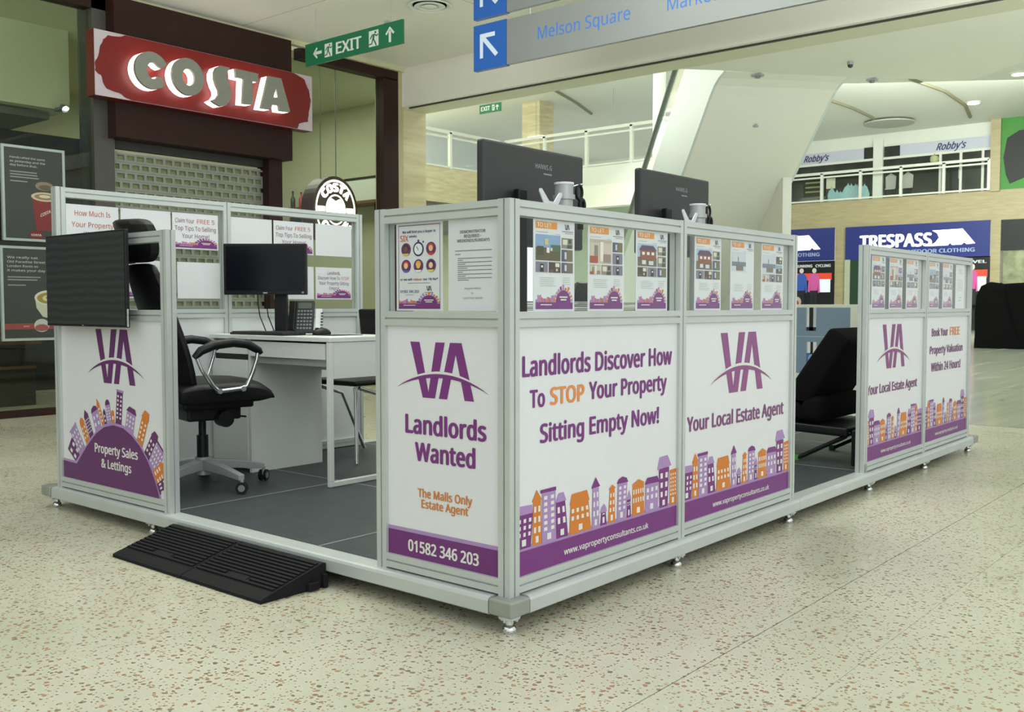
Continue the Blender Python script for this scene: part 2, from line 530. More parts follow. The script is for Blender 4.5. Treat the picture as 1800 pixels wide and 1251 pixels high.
def skyline(p, x0, x1, y0, y1, url=None, mirror=False, l=1, windows=True, band=.10):
    Wd, Hd = x1 - x0, y1 - y0
    fx = (lambda u: x1 - u * Wd) if mirror else (lambda u: x0 + u * Wd)
    T = lambda pts: [(fx(u), y0 + v * Hd) for u, v in pts]
    p.rect(x0, x1, y0, y0 + .121 * Hd, LIL, l)
    p.rect(x0, x1, y0, y0 + band * Hd, PUR, l + 4)
    for si, (body, bc, roof, rc, (c, r)) in enumerate(SKY):
        ls = l + .3 + (si % 3) * .8
        p.poly(T(body), bc, ls)
        p.poly(T(roof), rc, ls + .25)
        if not windows:
            continue
        (bl, b0), (br, _), (tr, t0), (tl, _) = body
        door = (.0 if c < 2 else .03)
        lo = .135 + (.02 if r > 2 else .03)
        for j in range(r):
            for i in range(c):
                f0 = (i + .28) / c; f1 = (i + .75) / c
                va = lo + (t0 - lo - .012) * (j + .15) / r; vb = lo + (t0 - lo - .012) * (j + .72) / r
                k = lambda f, v: (bl + (tl - bl) * (v - .11) / (t0 - .11)) * (1 - f) + (br + (tr - br) * (v - .11) / (t0 - .11)) * f
                p.poly(T([(k(f0, va), va), (k(f1, va), va), (k(f1, vb), vb), (k(f0, vb), vb)]), WHT, ls + .5)
        m_ = (bl + br) / 2
        w_ = min(.022, (br - bl) * .3)
        p.poly(T([(m_ - w_ / 2, .12), (m_ + w_ / 2, .12), (m_ + w_ / 2, .147), (m_ - w_ / 2, .147)]), WHT, ls + .5)
    if url:
        p.text(url, x0 + .25 * Wd, x0 + .79 * Wd, y0 + .032 * Hd, .026 * Hd, WHT, l + 5, bold=.012)

def mini_art(p, x0, x1, y0, h, l=1):
    """small skyline strip and hill printed along the foot of a leaflet"""
    Wd = x1 - x0
    random.seed(int(x0 * 1000) + 5)
    p.rect(x0, x1, y0, y0 + .30 * h, PUR, l + 1)
    x = x0
    while x < x0 + .5 * Wd:
        w_ = Wd * random.uniform(.025, .05)
        p.rect(x, x + w_ * .9, y0 + .28 * h, y0 + h * random.uniform(.42, .62), random.choice((LIL, '#c07aa0', '#b9618a', ORA, LIL)), l + .2 * (int(x * 997) % 2))
        x += w_
    cx, r = x0 + .74 * Wd, .20 * Wd
    p.poly([(cx + r * math.cos(t * PI / 14), y0 + .30 * h + min(r, .55 * h) * math.sin(t * PI / 14)) for t in range(15)], PUR, l + 1)
    ry = min(r, .55 * h)
    for k in range(11):
        a = PI * (k + .5) / 11
        c, s_ = math.cos(a), math.sin(a)
        r0, r1 = 1.02, 1.02 + random.uniform(.22, .5)
        da = .09
        q = [(cx + r * r0 * math.cos(a - da), y0 + .3 * h + ry * r0 * math.sin(a - da)), (cx + r * r1 * math.cos(a - da), y0 + .3 * h + ry * r1 * math.sin(a - da)),
             (cx + r * r1 * math.cos(a + da), y0 + .3 * h + ry * r1 * math.sin(a + da)), (cx + r * r0 * math.cos(a + da), y0 + .3 * h + ry * r0 * math.sin(a + da))]
        q = [(min(max(a_, x0), x1), b_) for a_, b_ in q]
        p.poly(q, random.choice((LIL, PUR, '#c07aa0', ORA)), l + .4 + .15 * (k % 3))
    p.rect(cx - .55 * r, cx + .55 * r, y0 + .50 * h, y0 + .56 * h, WHT, l + 2)
    p.rect(cx - .4 * r, cx + .4 * r, y0 + .38 * h, y0 + .44 * h, WHT, l + 2)
    p.rect(x0 + .12 * Wd, x0 + .42 * Wd, y0 + .17 * h, y0 + .21 * h, WHT, l + 2)

def lines(p, x0, x1, y1, n, dy, th, col='#9aa0a6', l=1, ragged=.2):
    for i in range(n):
        p.rect(x0, x1 - random.random() * ragged * (x1 - x0), y1 - i * dy - th, y1 - i * dy, col, l)

def photo(p, x0, x1, y0, y1, kind, l=1):
    w_, h = x1 - x0, y1 - y0
    R = lambda a, b, c, d_, col, k=1: p.rect(x0 + a * w_, x0 + b * w_, y0 + c * h, y0 + d_ * h, col, l + k)
    if kind == 'house':
        R(0, 1, 0, 1, '#aebfd6', 0); R(0, 1, 0, .4, '#6d6656'); R(.12, .95, .3, .72, '#8f5a44', 2)
        p.poly([(x0 + .05 * w_, y0 + .7 * h), (x0 + w_, y0 + .7 * h), (x0 + .8 * w_, y0 + .92 * h), (x0 + .2 * w_, y0 + .92 * h)], '#5d4a63', l + 3)
        for a in (.2, .45, .7): R(a, a + .14, .5, .63, '#dfe3e6', 4)
        R(.2, .4, .08, .26, '#d8dde2', 4); R(.55, .8, .06, .24, '#c9d0d6', 4)
    elif kind == 'green':
        R(0, 1, 0, 1, '#86a4c8', 0); R(0, 1, 0, .5, '#5b5538'); R(.6, 1, .35, .62, '#4f6b55', 2); R(.35, .5, .6, .85, '#c2b98a', 2); R(.05, .3, .2, .55, '#4c4a3a', 2)
        R(.42, .54, .3, .5, '#e0e2dc', 3); R(.57, .66, .38, .5, '#c9cdc4', 3)
    elif kind == 'room':
        R(0, 1, 0, 1, '#c9bdb2', 0); R(0, 1, .86, 1, '#b7aca0'); R(.2, .36, .25, .75, '#8b8478', 2); R(.45, .6, .1, .9, '#e3ddd2', 2); R(.0, .35, .02, .3, '#a8563c', 3); R(.62, .95, .05, .4, '#94877a', 3)
    elif kind == 'skyl':
        R(0, 1, 0, 1, '#c7cdd6', 0); R(0, 1, .28, .5, '#6d7884', 1); R(.42, .46, .5, .75, '#6d7884', 2); R(.3, .8, .05, .3, '#7b756b', 2)
    elif kind == 'int1':
        R(0, 1, 0, 1, '#7e7a8c', 0); R(.35, .65, .05, .8, '#23242c', 1); R(.42, .58, .45, .65, '#d7d7d2', 2)
    elif kind == 'int2':
        R(0, 1, 0, 1, '#4a3c33', 0); R(.55, .9, .55, .92, '#e1dac9', 1); R(.6, .75, .15, .4, '#c9c2b4', 1); R(.05, .4, .0, .3, '#6a523f', 1)
    elif kind == 'int3':
        R(0, 1, 0, 1, '#6f6b56', 0); R(0, .45, 0, 1, '#55596a', 1); R(.25, .42, .2, .8, '#c5ccd6', 2)
    elif kind == 'int4':
        R(0, 1, 0, 1, '#8c8678', 0); R(.1, .5, .35, .85, '#d6d1c4', 1); R(.5, .9, .0, .35, '#4d4a46', 1); R(.62, .85, .5, .9, '#39424a', 1)
    else:
        R(0, 1, 0, 1, '#59606c', 0); R(.2, .5, 0, .7, '#a9b0b8', 1); R(.6, .9, .2, .9, '#2c3036', 1)

def to_let(x0, x1, y, z0, z1, label, styles, seed, plain=False):
    """property sheet standing in the acrylic pocket: a thin sheet with its print"""
    random.seed(seed)
    t = thing('property_leaflet', label, 'leaflet', ((x0 + x1) / 2, y, z0), 'property sheets behind the acrylic of the partition walls')
    box('sheet', x0, x1, y, y + .0015, z0, z1, PAPER, t)
    Wd, H = x1 - x0, z1 - z0
    p = Print((x0, y - .0003, z0), (1, 0, 0), (0, 0, 1))
    if plain:
        p.text('DEMONSTRATOR', .25 * Wd, .75 * Wd, .87 * H, .022 * H, '#8a6f74', 1, 0)
        p.text('REQUIRED -', .33 * Wd, .67 * Wd, .83 * H, .022 * H, '#8a6f74', 1, 0)
        p.text('WEEKENDS/SUNDAYS', .2 * Wd, .8 * Wd, .79 * H, .022 * H, '#8a6f74', 1, 0)
        lines(p, .15 * Wd, .85 * Wd, .66 * H, 8, .035 * H, .008 * H)
        lines(p, .35 * Wd, .65 * Wd, .26 * H, 2, .07 * H, .018 * H)
    else:
        p.rect(.05 * Wd, .56 * Wd, .90 * H, .975 * H, '#dd9344', 1)
        p.text('TO LET', .08 * Wd, .42 * Wd, .917 * H, .044 * H, '#f3e8d8', 2, .01)
        va_logo(p, .75 * Wd, .87 * Wd, .905 * H, .965 * H, 1, '#4b4658', '#e4e7ea')
        p.rect(.68 * Wd, .96 * Wd, .882 * H, .890 * H, '#70677a', 1); p.rect(.75 * Wd, .95 * Wd, .862 * H, .869 * H, '#a58d9c', 1)
        p.rect(.06 * Wd, .34 * Wd, .858 * H, .864 * H, '#a2a6ac', 1); p.rect(.52 * Wd, .64 * Wd, .845 * H, .850 * H, '#a2a6ac', 1)
        photo(p, .05 * Wd, .64 * Wd, .555 * H, .835 * H, styles[0])
        if len(styles) > 1:
            photo(p, .67 * Wd, .95 * Wd, .70 * H, .815 * H, styles[1])
            photo(p, .67 * Wd, .95 * Wd, .555 * H, .685 * H, styles[2])
            for k in range(3):
                a = .05 + k * .31
                photo(p, a * Wd, (a + .285) * Wd, .425 * H, .54 * H, styles[3 + k])
        lines(p, .15 * Wd, .55 * Wd, .37 * H, 5, .022 * H, .006 * H, '#b3b6ba'); lines(p, .7 * Wd, .92 * Wd, .375 * H, 4, .024 * H, .006 * H, '#b3b6ba')
        mini_art(p, .05 * Wd, .95 * Wd, .025 * H, .25 * H)
    p.build('print', t)
    # acrylic pocket that holds the sheet
    return t

# ------------------------------------------------------------------ floor
TZ = terrazzo()
fl = struct(MB().box(-12, 6.39, -7, 16, -.06, -.012, mat('floor_joint', '#8f927f', 0.5)).build('floor', loc=(0, 0, 0)))
ys = [-7.0, -.89, -.57, 16.0]
for a, b in zip(ys[:-1], ys[1:]):
    s_ = MB().box(-12, 6.387, a + (.0006 if a == -.89 else .002), b - (.0006 if b == -.89 else .002), -.02, 0, TZ).build('floor_slab', fl)
ff = struct(MB().box(6.39, 48, -30, 26, -.06, -.002, GREYSTONE).build('floor', loc=(6.39, 0, 0)))
struct(MB().box(6.385, 6.40, -7, 16, -.03, .001, mat('threshold_strip', '#4d5248', 0.5)).build('trim_1'))

# ------------------------------------------------------------------ kiosk platform
plat = thing('kiosk_platform', 'low aluminium edged platform with grey vinyl deck under the purple and white kiosk', 'platform', (2.4, 1.45, 0))
X1, Y1 = 4.85, 2.94
def beam_profile(h0, h1, w_):
    r = .012
    return [(0, h0 + .004), (.004, h0), (w_, h0), (w_, h1), (r, h1), (r * .3, h1 - r * .3), (0, h1 - r)]
pf = beam_profile(.052, .105, .075)
def beam(axis, a, b, at, sgn, seg=None):
    mb = MB()
    if axis == 'x':
        mb.prism(pf, (a, at, 0), (0, sgn, 0), (0, 0, 1), (1, 0, 0), b - a, ALU)
    else:
        mb.prism(pf, (at, a, 0), (sgn, 0, 0), (0, 0, 1), (0, 1, 0), b - a, ALU)
    return mb.build('edge_beam', plat)
beam('x', .06, 1.998, -.03, 1); beam('x', 2.0, X1 - .07, -.03, 1)
beam('y', .06, Y1 - .09, -.03, 1)
beam('x', .06, X1 - .07, Y1, -1); beam('y', .06, Y1 - .09, X1, -1)
for x, yy in ((-.036, -.036), (X1 - .084, -.036), (-.036, Y1 - .084), (X1 - .084, Y1 - .084)):
    box('corner_bracket', x, x + .09, yy, yy + .09, .056, .105, ALU_D, plat, bevel=.006)
xs = [.05, .972, 1.951, 2.915, 3.85, 4.775]; yv = [.05, .945, 1.90, 2.86]
MB().box(.044, 4.776, .044, 2.866, .06, .1035, SEAM).build('deck_frame', plat)
for i in range(5):
    for j in range(3):
        box('deck_panel', xs[i] + .004, xs[i + 1] - .004, yv[j] + .004, yv[j + 1] - .004, .095, .105, DECK, plat)
for x in xs[1:-1]: box('seam_strip', x - .0035, x + .0035, yv[0], yv[-1], .1036, .1056, SEAM, plat)
for yy in yv[1:-1]: box('seam_strip', xs[0], xs[-1], yy - .0035, yy + .0035, .1036, .1057, SEAM, plat)
def foot(x, yy):
    mb = MB().cyl((x, yy, .046), (x, yy, .056), .034, ALU, n=16)
    for k in range(6):
        t = k * PI / 3
        mb.cyl((x + .022 * math.cos(t), yy + .022 * math.sin(t), .036), (x + .022 * math.cos(t), yy + .022 * math.sin(t), .050), .005, ALU, n=6)
    mb.cyl((x, yy, .026), (x, yy, .05), .013, CHROME, n=10)
    f_ = mb.build('adjustable_foot', plat, smooth=True)
    MB().lathe((x, yy, 0), [(.019, 0), (.0215, .004), (.0215, .014), (.017, .021), (.009, .026)], CHROME, 16).build('foot_pad', f_, smooth=True)
for x in (.005, .972, 1.951, 2.94, 3.85, 4.76): foot(x, .006)
for yy in (.985, 2.0, 2.88): foot(.012, yy)
for x in (.972, 1.951, 2.94, 3.85, 4.76): foot(x, 2.9)

# ------------------------------------------------------------------ kiosk partition walls
PW = .046
ZT, ZB = 1.285, .105
def slot(w_=PW, g=.006, dp=.007):
    h = w_ / 2
    pts = []
    c = [(-h, -h), (h, -h), (h, h), (-h, h)]
    for i in range(4):
        a = Vector(c[i]); b = Vector(c[(i + 1) % 4])
        d_ = (b - a).normalized(); inn = Vector((-d_.y, d_.x))
        m_ = (a + b) / 2
        pts += [tuple(a), tuple(m_ - d_ * g / 2), tuple(m_ - d_ * g / 2 + inn * dp), tuple(m_ + d_ * g / 2 + inn * dp), tuple(m_ + d_ * g / 2)]
    return pts
SL = slot()
def post(par, x, yy, z0=ZB, z1=ZT, foot_=False):
    mb = MB().prism(SL, (x, yy, z0), (1, 0, 0), (0, 1, 0), (0, 0, 1), z1 - z0, ALU)
    mb.box(x - PW / 2, x + PW / 2, yy - PW / 2, yy + PW / 2, z1, z1 + .0015, ALU)
    return mb.build('post', par)
def rail_x(par, a, b, yy, zc, name='rail'):
    return MB().prism(SL, (a, yy, zc), (0, 1, 0), (0, 0, 1), (1, 0, 0), b - a, ALU).build(name, par)
def rail_y(par, a, b, x, zc, name='rail'):
    return MB().prism(SL, (x, a, zc), (1, 0, 0), (0, 0, 1), (0, 1, 0), b - a, ALU).build(name, par)
H = PW / 2
ZR = (ZT - H, .932, .134)      # top, middle, bottom rail centres
GZ = (.955, 1.239)             # window opening
BZ = (.157, .909)              # board opening

def bay_x(par, a, b, yy, art=None, board=True, zt=ZT):
    """one bay of a wall running along x between post faces a and b"""
    for zc in (zt - H, ZR[1], ZR[2]):
        rail_x(par, a, b, yy, zc)
    g = MB().box(a - .004, b + .004, yy - .010, yy - .006, GZ[0] - .004, zt - PW + .004, GLASS).build('glass_pane', par)
    bd = MB().box(a - .004, b + .004, yy - .011, yy - .003, BZ[0] - .004, BZ[1] + .004, WHITE).build('printed_board', par)
    if art:
        p = Print((a, yy - .0115, BZ[0]), (1, 0, 0), (0, 0, 1))
        art(p, b - a, BZ[1] - BZ[0])
        p.build('print', bd)
    return bd
def bay_y(par, a, b, x, art=None, zt=ZT):
    """bay along y; seen from -x, so its print runs from b (left) to a (right)"""
    for zc in (zt - H, ZR[1], ZR[2]):
        rail_y(par, a, b, x, zc)
    MB().box(x - .010, x - .006, a - .004, b + .004, GZ[0] - .004, zt - PW + .004, GLASS).build('glass_pane', par)
    bd = MB().box(x - .011, x - .003, a - .004, b + .004, BZ[0] - .004, BZ[1] + .004, WHITE).build('printed_board', par)
    if art:
        p = Print((x - .0115, b, BZ[0]), (0, -1, 0), (0, 0, 1))
        art(p, b - a, BZ[1] - BZ[0])
        p.build('print', bd)
    return bd
URL = 'www.vapropertyconsultants.co.uk'
# art is drawn in metres inside the opening; helper offsets come from the measured wall
def art_discover(p, w_, h):
    o = .047
    p.text('Landlords Discover How', .072 - o, .939 - o, .603, .060, PUR, 2, .018)
    p.text('To', .108 - o, .183 - o, .507, .052, PUR, 2, .018)
    p.text('STOP', .209 - o, .391 - o, .509, .052, '#df8a4a', 2, .018)
    p.text('Your Property', .416 - o, .904 - o, .511, .055, PUR, 2, .018)
    p.text('Sitting Empty Now!', .158 - o, .852 - o, .395, .056, PUR, 2, .018)
    skyline(p, 0, w_, 0, h * .98, URL)
def art_local(p, w_, h):
    o = 1.022
    va_logo(p, 1.312 - o, 1.689 - o, .465, .708, 1, '#8a4d83')
    p.text('Your Local Estate Agent', 1.053 - o, 1.899 - o, .340, .054, '#7b4577', 2, .018)
    skyline(p, 0, w_, 0, h * .98, URL)
def art_local2(p, w_, h):
    k = w_ / .93
    va_logo(p, .235 * k, .61 * k, .475, .715, 1, '#83407c')
    p.text('Your Local Estate Agent', .012, .84 * k, .349, .048, '#7b4577', 2, .018)
    skyline(p, 0, w_, 0, h * .98, URL, mirror=True)
def art_free(p, w_, h):
    k = w_ / .86
    p.text('Book Your', .12 * k, .44 * k, .632, .046, '#7b4577', 2, .018)
    p.text('FREE', .48 * k, .69 * k, .632, .050, '#e0924f', 2, .018)
    p.text('Property Valuation', .09 * k, .76 * k, .525, .046, '#7b4577', 2, .018)
    p.text('Within 24 Hours!', .12 * k, .72 * k, .419, .05, '#7b4577', 2, .018)
    skyline(p, 0, w_, 0, h * .98, URL)
def art_wanted(p, w_, h):
    o = .534
    va_logo(p, o - .427, o - .152, .524, .701, 1, PUR)
    p.text('Landlords', o - .452, o - .101, .407, .058, PUR, 2, .02)
    p.text('Wanted', o - .408, o - .146, .320, .057, PUR, 2, .02)
    p.text('The Malls Only', o - .396, o - .160, .203, .026, '#d07c35', 2, .014)
    p.text('Estate Agent', o - .380, o - .176, .169, .026, '#d07c35', 2, .014)
    p.rect(0, w_, 0, .093, LIL, 1)
    p.rect(0, w_, 0, .081, '#6b2b70', 2)
    p.text('01582 346 203', o - .441, o - .132, .021, .036, WHT, 3, .018)
def art_dome(p, w_, h):
    o = 2.85
    T = lambda L: [(o - a, b - .157) for a, b in L]
    pc = '#5f2a64'
    va_logo(p, o - 2.519, o - 2.18, .469, .711, 1, pc)
    hill = [(2.85, .157), (2.85, .246), (2.73, .243)]
    arc = [(2.66, .30), (2.60, .352), (2.53, .402), (2.455, .437), (2.375, .452), (2.29, .445), (2.22, .42), (2.15, .378), (2.09, .322), (2.04, .255), (2.01, .20), (1.985, .157)]
    p.poly(T(hill + arc), LIL, 3.2)
    p.poly(T([(2.85, .157), (2.85, .236), (2.72, .232)] + [(a + .0 * 1, b - .012) for a, b in arc[:-1]] + [(1.998, .157)]), pc, 3.8)
    p.text('Property Sales', o - 2.545, o - 2.167, .148, .040, WHT, 4.5, .016)
    p.text('& Lettings', o - 2.487, o - 2.224, .083, .038, WHT, 4.5, .016)
    # buildings round the hill: foot point, top point, half width, colours, roof
    BL = [((2.70, .262), (2.79, .325), .036, pc, LIL, 'flat', (2, 2)), ((2.665, .295), (2.755, .40), .034, LIL, LIL, 'cap', (3, 4)), ((2.61, .345), (2.675, .445), .02, ORA, ORA, 'round', (2, 3)),
          ((2.575, .375), (2.635, .485), .02, pc, pc, 'tri', (3, 5)), ((2.51, .41), (2.553, .51), .03, LIL, pc, 'round', (2, 2)), ((2.462, .432), (2.522, .545), .012, ORA, ORA, 'tri', (1, 4)),
          ((2.44, .438), (2.458, .505), .011, pc, pc, 'tri', (1, 2)), ((2.405, .446), (2.428, .548), .019, LIL, pc, 'round', (2, 5)), ((2.375, .452), (2.382, .505), .013, ORA, ORA, 'round', (1, 1)),
          ((2.33, .450), (2.312, .598), .026, pc, LIL, 'cap', (2, 6)), ((2.24, .425), (2.213, .525), .036, LIL, pc, 'hip', (3, 3)), ((2.155, .375), (2.092, .515), .026, ORA, ORA, 'hip', (2, 4)),
          ((2.10, .325), (2.02, .43), .024, pc, pc, 'hip', (2, 3)), ((2.06, .275), (1.978, .375), .036, LIL, pc, 'cap', (4, 4)), ((2.035, .235), (1.955, .29), .036, ORA, ORA, 'hip', (2, 3)), ((2.01, .19), (1.925, .235), .026, pc, pc, 'flat', (3, 2))]
    for bi, ((fa, fb), (ta, tb), hw, bc, rc, rf, (nc, nr)) in enumerate(BL):
        lb = .5 + (bi % 4) * .6
        f_ = Vector((o - fa, fb - .157)); t_ = Vector((o - ta, tb - .157))
        ax = (t_ - f_); L_ = ax.length; ax.normalize(); sd = Vector((ax.y, -ax.x))
        q = lambda s_, r_: tuple(f_ + sd * s_ * hw + ax * r_ * L_)
        cl = lambda L: [(min(max(a, .002), w_ - .002), b) for a, b in L]
        top = .8 if rf in ('tri', 'hip', 'round') else .97
        p.poly(cl([q(-1, -.08), q(1, -.08), q(1, top), q(-1, top)]), bc, lb)
        if rf == 'tri': p.poly(cl([q(-1.15, top), q(1.15, top), q(0, 1.05)]), rc, lb + .2)
        elif rf == 'hip': p.poly(cl([q(-1.2, top), q(1.2, top), q(.8, 1.03), q(-.6, 1.03)]), rc, lb + .2)
        elif rf == 'round': p.poly(cl([q(-1.1, top), q(1.1, top), q(.8, .97), q(0, 1.05), q(-.8, .97)]), rc, lb + .2)
        elif rf == 'cap': p.poly(cl([q(-1.15, .95), q(1.15, .95), q(1.15, 1.02), q(-1.15, 1.02)]), rc, lb + .2)
        for i in range(nc):
            for j in range(nr):
                a0 = -1 + 2 * (i + .28) / nc; a1 = -1 + 2 * (i + .74) / nc
                b0 = .12 + (top - .2) * (j + .2) / nr; b1 = .12 + (top - .2) * (j + .7) / nr
                p.poly(cl([q(a0, b0), q(a1, b0), q(a1, b1), q(a0, b1)]), WHT, lb + .4)

# right-hand wall, two bays, with the near corner post
w1 = thing('partition_wall', 'long white partition wall reading Landlords Discover How, next to the near corner post', 'partition', (1.0, .023, ZB))
for x in (.023, .998, 1.975): post(w1, x, .023)
bay_x(w1, .046, .975, .023, art_discover); bay_x(w1, 1.021, 1.952, .023, art_local)
# narrow wall left of the corner
w2 = thing('partition_wall', 'narrow white partition wall reading Landlords Wanted with a phone number band', 'partition', (.023, .3, ZB))
post(w2, .023, .557)
bay_y(w2, .046, .534, .023, art_wanted)
# far right wall
w3 = thing('partition_wall', 'far partition wall reading Book Your FREE Property Valuation, right of the platform gap', 'partition', (3.8, .023, ZB))
for x in (2.876, 3.82, 4.735): post(w3, x, .023)
bay_x(w3, 2.899, 3.797, .023, art_local2); bay_x(w3, 3.843, 4.712, .023, art_free)
# left front wall with the hill picture
w4 = thing('partition_wall', 'white partition wall with a purple hill of little houses, under the wide dark screen', 'partition', (.023, 2.35, ZB))
post(w4, .023, 1.873)
bay_y(w4, 1.896, 2.80, .023, art_dome)
for z_ in (.12, .135):
    MB().cyl((.046, 1.880, z_), (.049, 1.880, z_), .004, BLACK, n=8).build('bolt', w4)
# rear left wall, taller, seen from inside
ZT2 = 1.535
w5 = thing('partition_wall', 'tall rear partition wall hung with sales notices, behind the white desk', 'partition', (.95, 2.823, ZB))
for x in (.023, .937, 1.885): post(w5, x, 2.823, z1=ZT2)
bay_x(w5, .046, .914, 2.823, zt=ZT2); bay_x(w5, .96, 1.862, 2.823, zt=ZT2)
def hinge(par, x, yy):
    MB().box(x - .012, x + .012, yy - .004, yy, .11, .15, ALU_D).build('base_plate', par)
hinge(w3, 2.876, .0)

# property sheets in the right walls
ST = [['green', 'int4', 'int3', 'int1', 'int2', 'int3'], ['room', 'int3', 'int1', 'room', 'int4', 'int1'], ['house', 'int4', 'int4', 'int2', 'int1', 'int3'],
      ['house', 'int4', 'int3', 'int1', 'int2', 'int3'], ['skyl'], ['skyl', 'int2', 'green', 'room', 'int1', 'int3'],
      ['house', 'int1', 'int3', 'int1', 'int3', 'int1'], ['room', 'int1', 'green', 'int4', 'int2', 'int3'], ['skyl', 'int4', 'green', 'int1', 'int3', 'int4'],
      ['green', 'int3', 'int1', 'int3', 'int1', 'green'], ['skyl', 'int1', 'int1', 'int4', 'int4', 'int4'], []]
XS = [(.133, .343), (.417, .628), (.703, .913), (1.112, 1.320), (1.400, 1.606), (1.676, 1.888), (2.970, 3.172), (3.235, 3.447), (3.512, 3.712), (3.915, 4.11), (4.185, 4.385), (4.455, 4.645)]
LB = ['TO LET sheet with a green hillside photo, nearest the corner post', 'TO LET sheet with a pale room photo and orange furniture, second from the corner post', 'TO LET sheet with a red brick house and parked cars, above the words Discover How',
      'TO LET sheet with a tall brick house photo, first above Your Local Estate Agent', 'TO LET sheet carrying one single skyline photo, middle of the second bay', 'TO LET sheet with a harbour photo, beside the post at the platform gap',
      'TO LET sheet with mauve house photo on the far wall, nearest its end post', 'TO LET sheet with a white room photo, second on the far wall', 'TO LET sheet with a pale blue sky photo, third on the far wall',
      'TO LET sheet with dark trees photo, first of the bay above Book Your FREE', 'TO LET sheet with narrow photos, next to the plain notice on the far wall', 'plain white staff notice at the far end of the far partition wall']
for k, (a, b) in enumerate(XS):
    to_let(a, b, .0185, .9555, 1.2375, LB[k], ST[k], 20 + k, plain=(k == 11))

# the two sheets in the narrow wall
def sheet_y(name, y_left, y_right, z0, z1, label, draw):
    t = thing(name, label, 'poster', (.0185, (y_left + y_right) / 2, z0))
    box('sheet', .0185, .020, y_right, y_left, z0, z1, PAPER, t)
    p = Print((.0182, y_left, z0), (0, -1, 0), (0, 0, 1))
    draw(p, y_left - y_right, z1 - z0)
    p.build('print', t)
    return t
def d_six(p, w_, h):
    for r_ in ((.05, .95, .968, .976), (.05, .95, .022, .03)): p.rect(r_[0] * w_, r_[1] * w_, r_[2] * h, r_[3] * h, PUR, 1)
    for a in (.05, .942): p.rect(a * w_, (a + .008) * w_, .022 * h, .976 * h, PUR, 1)
    p.text('We will find you a buyer in', .14 * w_, .86 * w_, .885 * h, .028 * h, '#4b4a78', 2, .01)
    p.text('SIX', .09 * w_, .27 * w_, .795 * h, .066 * h, '#cf5b3c', 2, .005)
    p.text('weeks', .29 * w_, .46 * w_, .835 * h, .026 * h, '#4b4a78', 2, .01)
    heads = [(.22, .70, '#3a2a26', '#6d4b38', '#d9c04d'), (.76, .70, '#c8452c', '#e6b48f', '#cf3b30'), (.22, .51, '#c8452c', '#ecc1a0', '#4a60b4'), (.49, .51, '#d7a544', '#e6b45e', '#dfe3e6'), (.76, .51, '#26232b', '#ecc6a4', '#d9cf52')]
    for cx, cy, hair, skin, top in heads:
        cx *= w_; cy *= h; r = .105 * w_; ry = .075 * h
        p.disc(cx, cy, r, ry, '#643168', 1)
        p.disc(cx, cy + ry * .28, r * .55, ry * .5, hair, 2)
        p.disc(cx, cy + ry * .05, r * .42, ry * .46, skin, 3)
        p.poly([(cx - r * .7, cy - ry * .62), (cx + r * .7, cy - ry * .62), (cx + r * .35, cy - ry * .95), (cx - r * .35, cy - ry * .95)], top, 3)
    cx, cy = .49 * w_, .70 * h
    p.disc(cx, cy, .115 * w_, .083 * h, '#3b2f6b', 1); p.disc(cx, cy, .088 * w_, .063 * h, '#e4e7ea', 2)
    p.rect(cx - .02 * w_, cx + .02 * w_, cy + .083 * h, cy + .105 * h, '#3b2f6b', 1); p.rect(cx + .09 * w_, cx + .12 * w_, cy + .07 * h, cy + .09 * h, '#3b2f6b', 1)
    p.poly([(cx - .045 * w_, cy + .028 * h), (cx - .03 * w_, cy + .034 * h), (cx + .012 * w_, cy - .012 * h), (cx, cy - .014 * h)], '#7a7a3a', 3)
    p.text('or we will', .09 * w_, .35 * w_, .345 * h, .026 * h, '#4b4a78', 2, .01); p.text('reduce', .38 * w_, .56 * w_, .345 * h, .026 * h, '#cf5b3c', 2, .01); p.text('our 1% fee*', .59 * w_, .91 * w_, .345 * h, .026 * h, '#4b4a78', 2, .01)
    p.rect(.25 * w_, .74 * w_, .312 * h, .318 * h, '#8e93a0', 1)
    p.text('01582 346 203', .09 * w_, .5 * w_, .205 * h, .03 * h, '#5a6fa0', 2, .008)
    va_logo(p, .66 * w_, .77 * w_, .225 * h, .28 * h, 1, '#3c3a54', '#e4e7ea'); p.rect(.62 * w_, .80 * w_, .205 * h, .210 * h, '#70677a', 1)
    p.rect(.2 * w_, .38 * w_, .178 * h, .184 * h, '#8e93a0', 1)
    mini_art(p, .055 * w_, .945 * w_, .03 * h, .17 * h)
def d_demo(p, w_, h):
    p.text('DEMONSTRATOR', .24 * w_, .74 * w_, .845 * h, .032 * h, '#5f545e', 1, .006)
    p.text('REQUIRED -', .32 * w_, .66 * w_, .797 * h, .032 * h, '#5f545e', 1, .006)
    p.text('WEEKENDS/SUNDAYS', .18 * w_, .82 * w_, .748 * h, .032 * h, '#5f545e', 1, .006)
    random.seed(4)
    lines(p, .14 * w_, .86 * w_, .66 * h, 1, .03 * h, .009 * h, '#7d838c', ragged=0); lines(p, .14 * w_, .25 * w_, .622 * h, 1, .03 * h, .009 * h, '#7d838c')
    for k in range(6):
        lines(p, .19 * w_, .86 * w_, (.577 - .043 * k) * h, 1, .02 * h, .008 * h, '#7d838c', ragged=0)
        lines(p, .19 * w_, (.3 + .06 * (k % 3)) * w_, (.556 - .043 * k) * h, 1, .02 * h, .008 * h, '#7d838c')
    p.text('Enquire Within', .33 * w_, .65 * w_, .235 * h, .02 * h, '#6d747d', 1, 0)
    p.text('Or', .46 * w_, .51 * w_, .183 * h, .02 * h, '#6d747d', 1, 0)
    p.text('Call 01582 346203', .3 * w_, .68 * w_, .13 * h, .02 * h, '#6d747d', 1, 0)
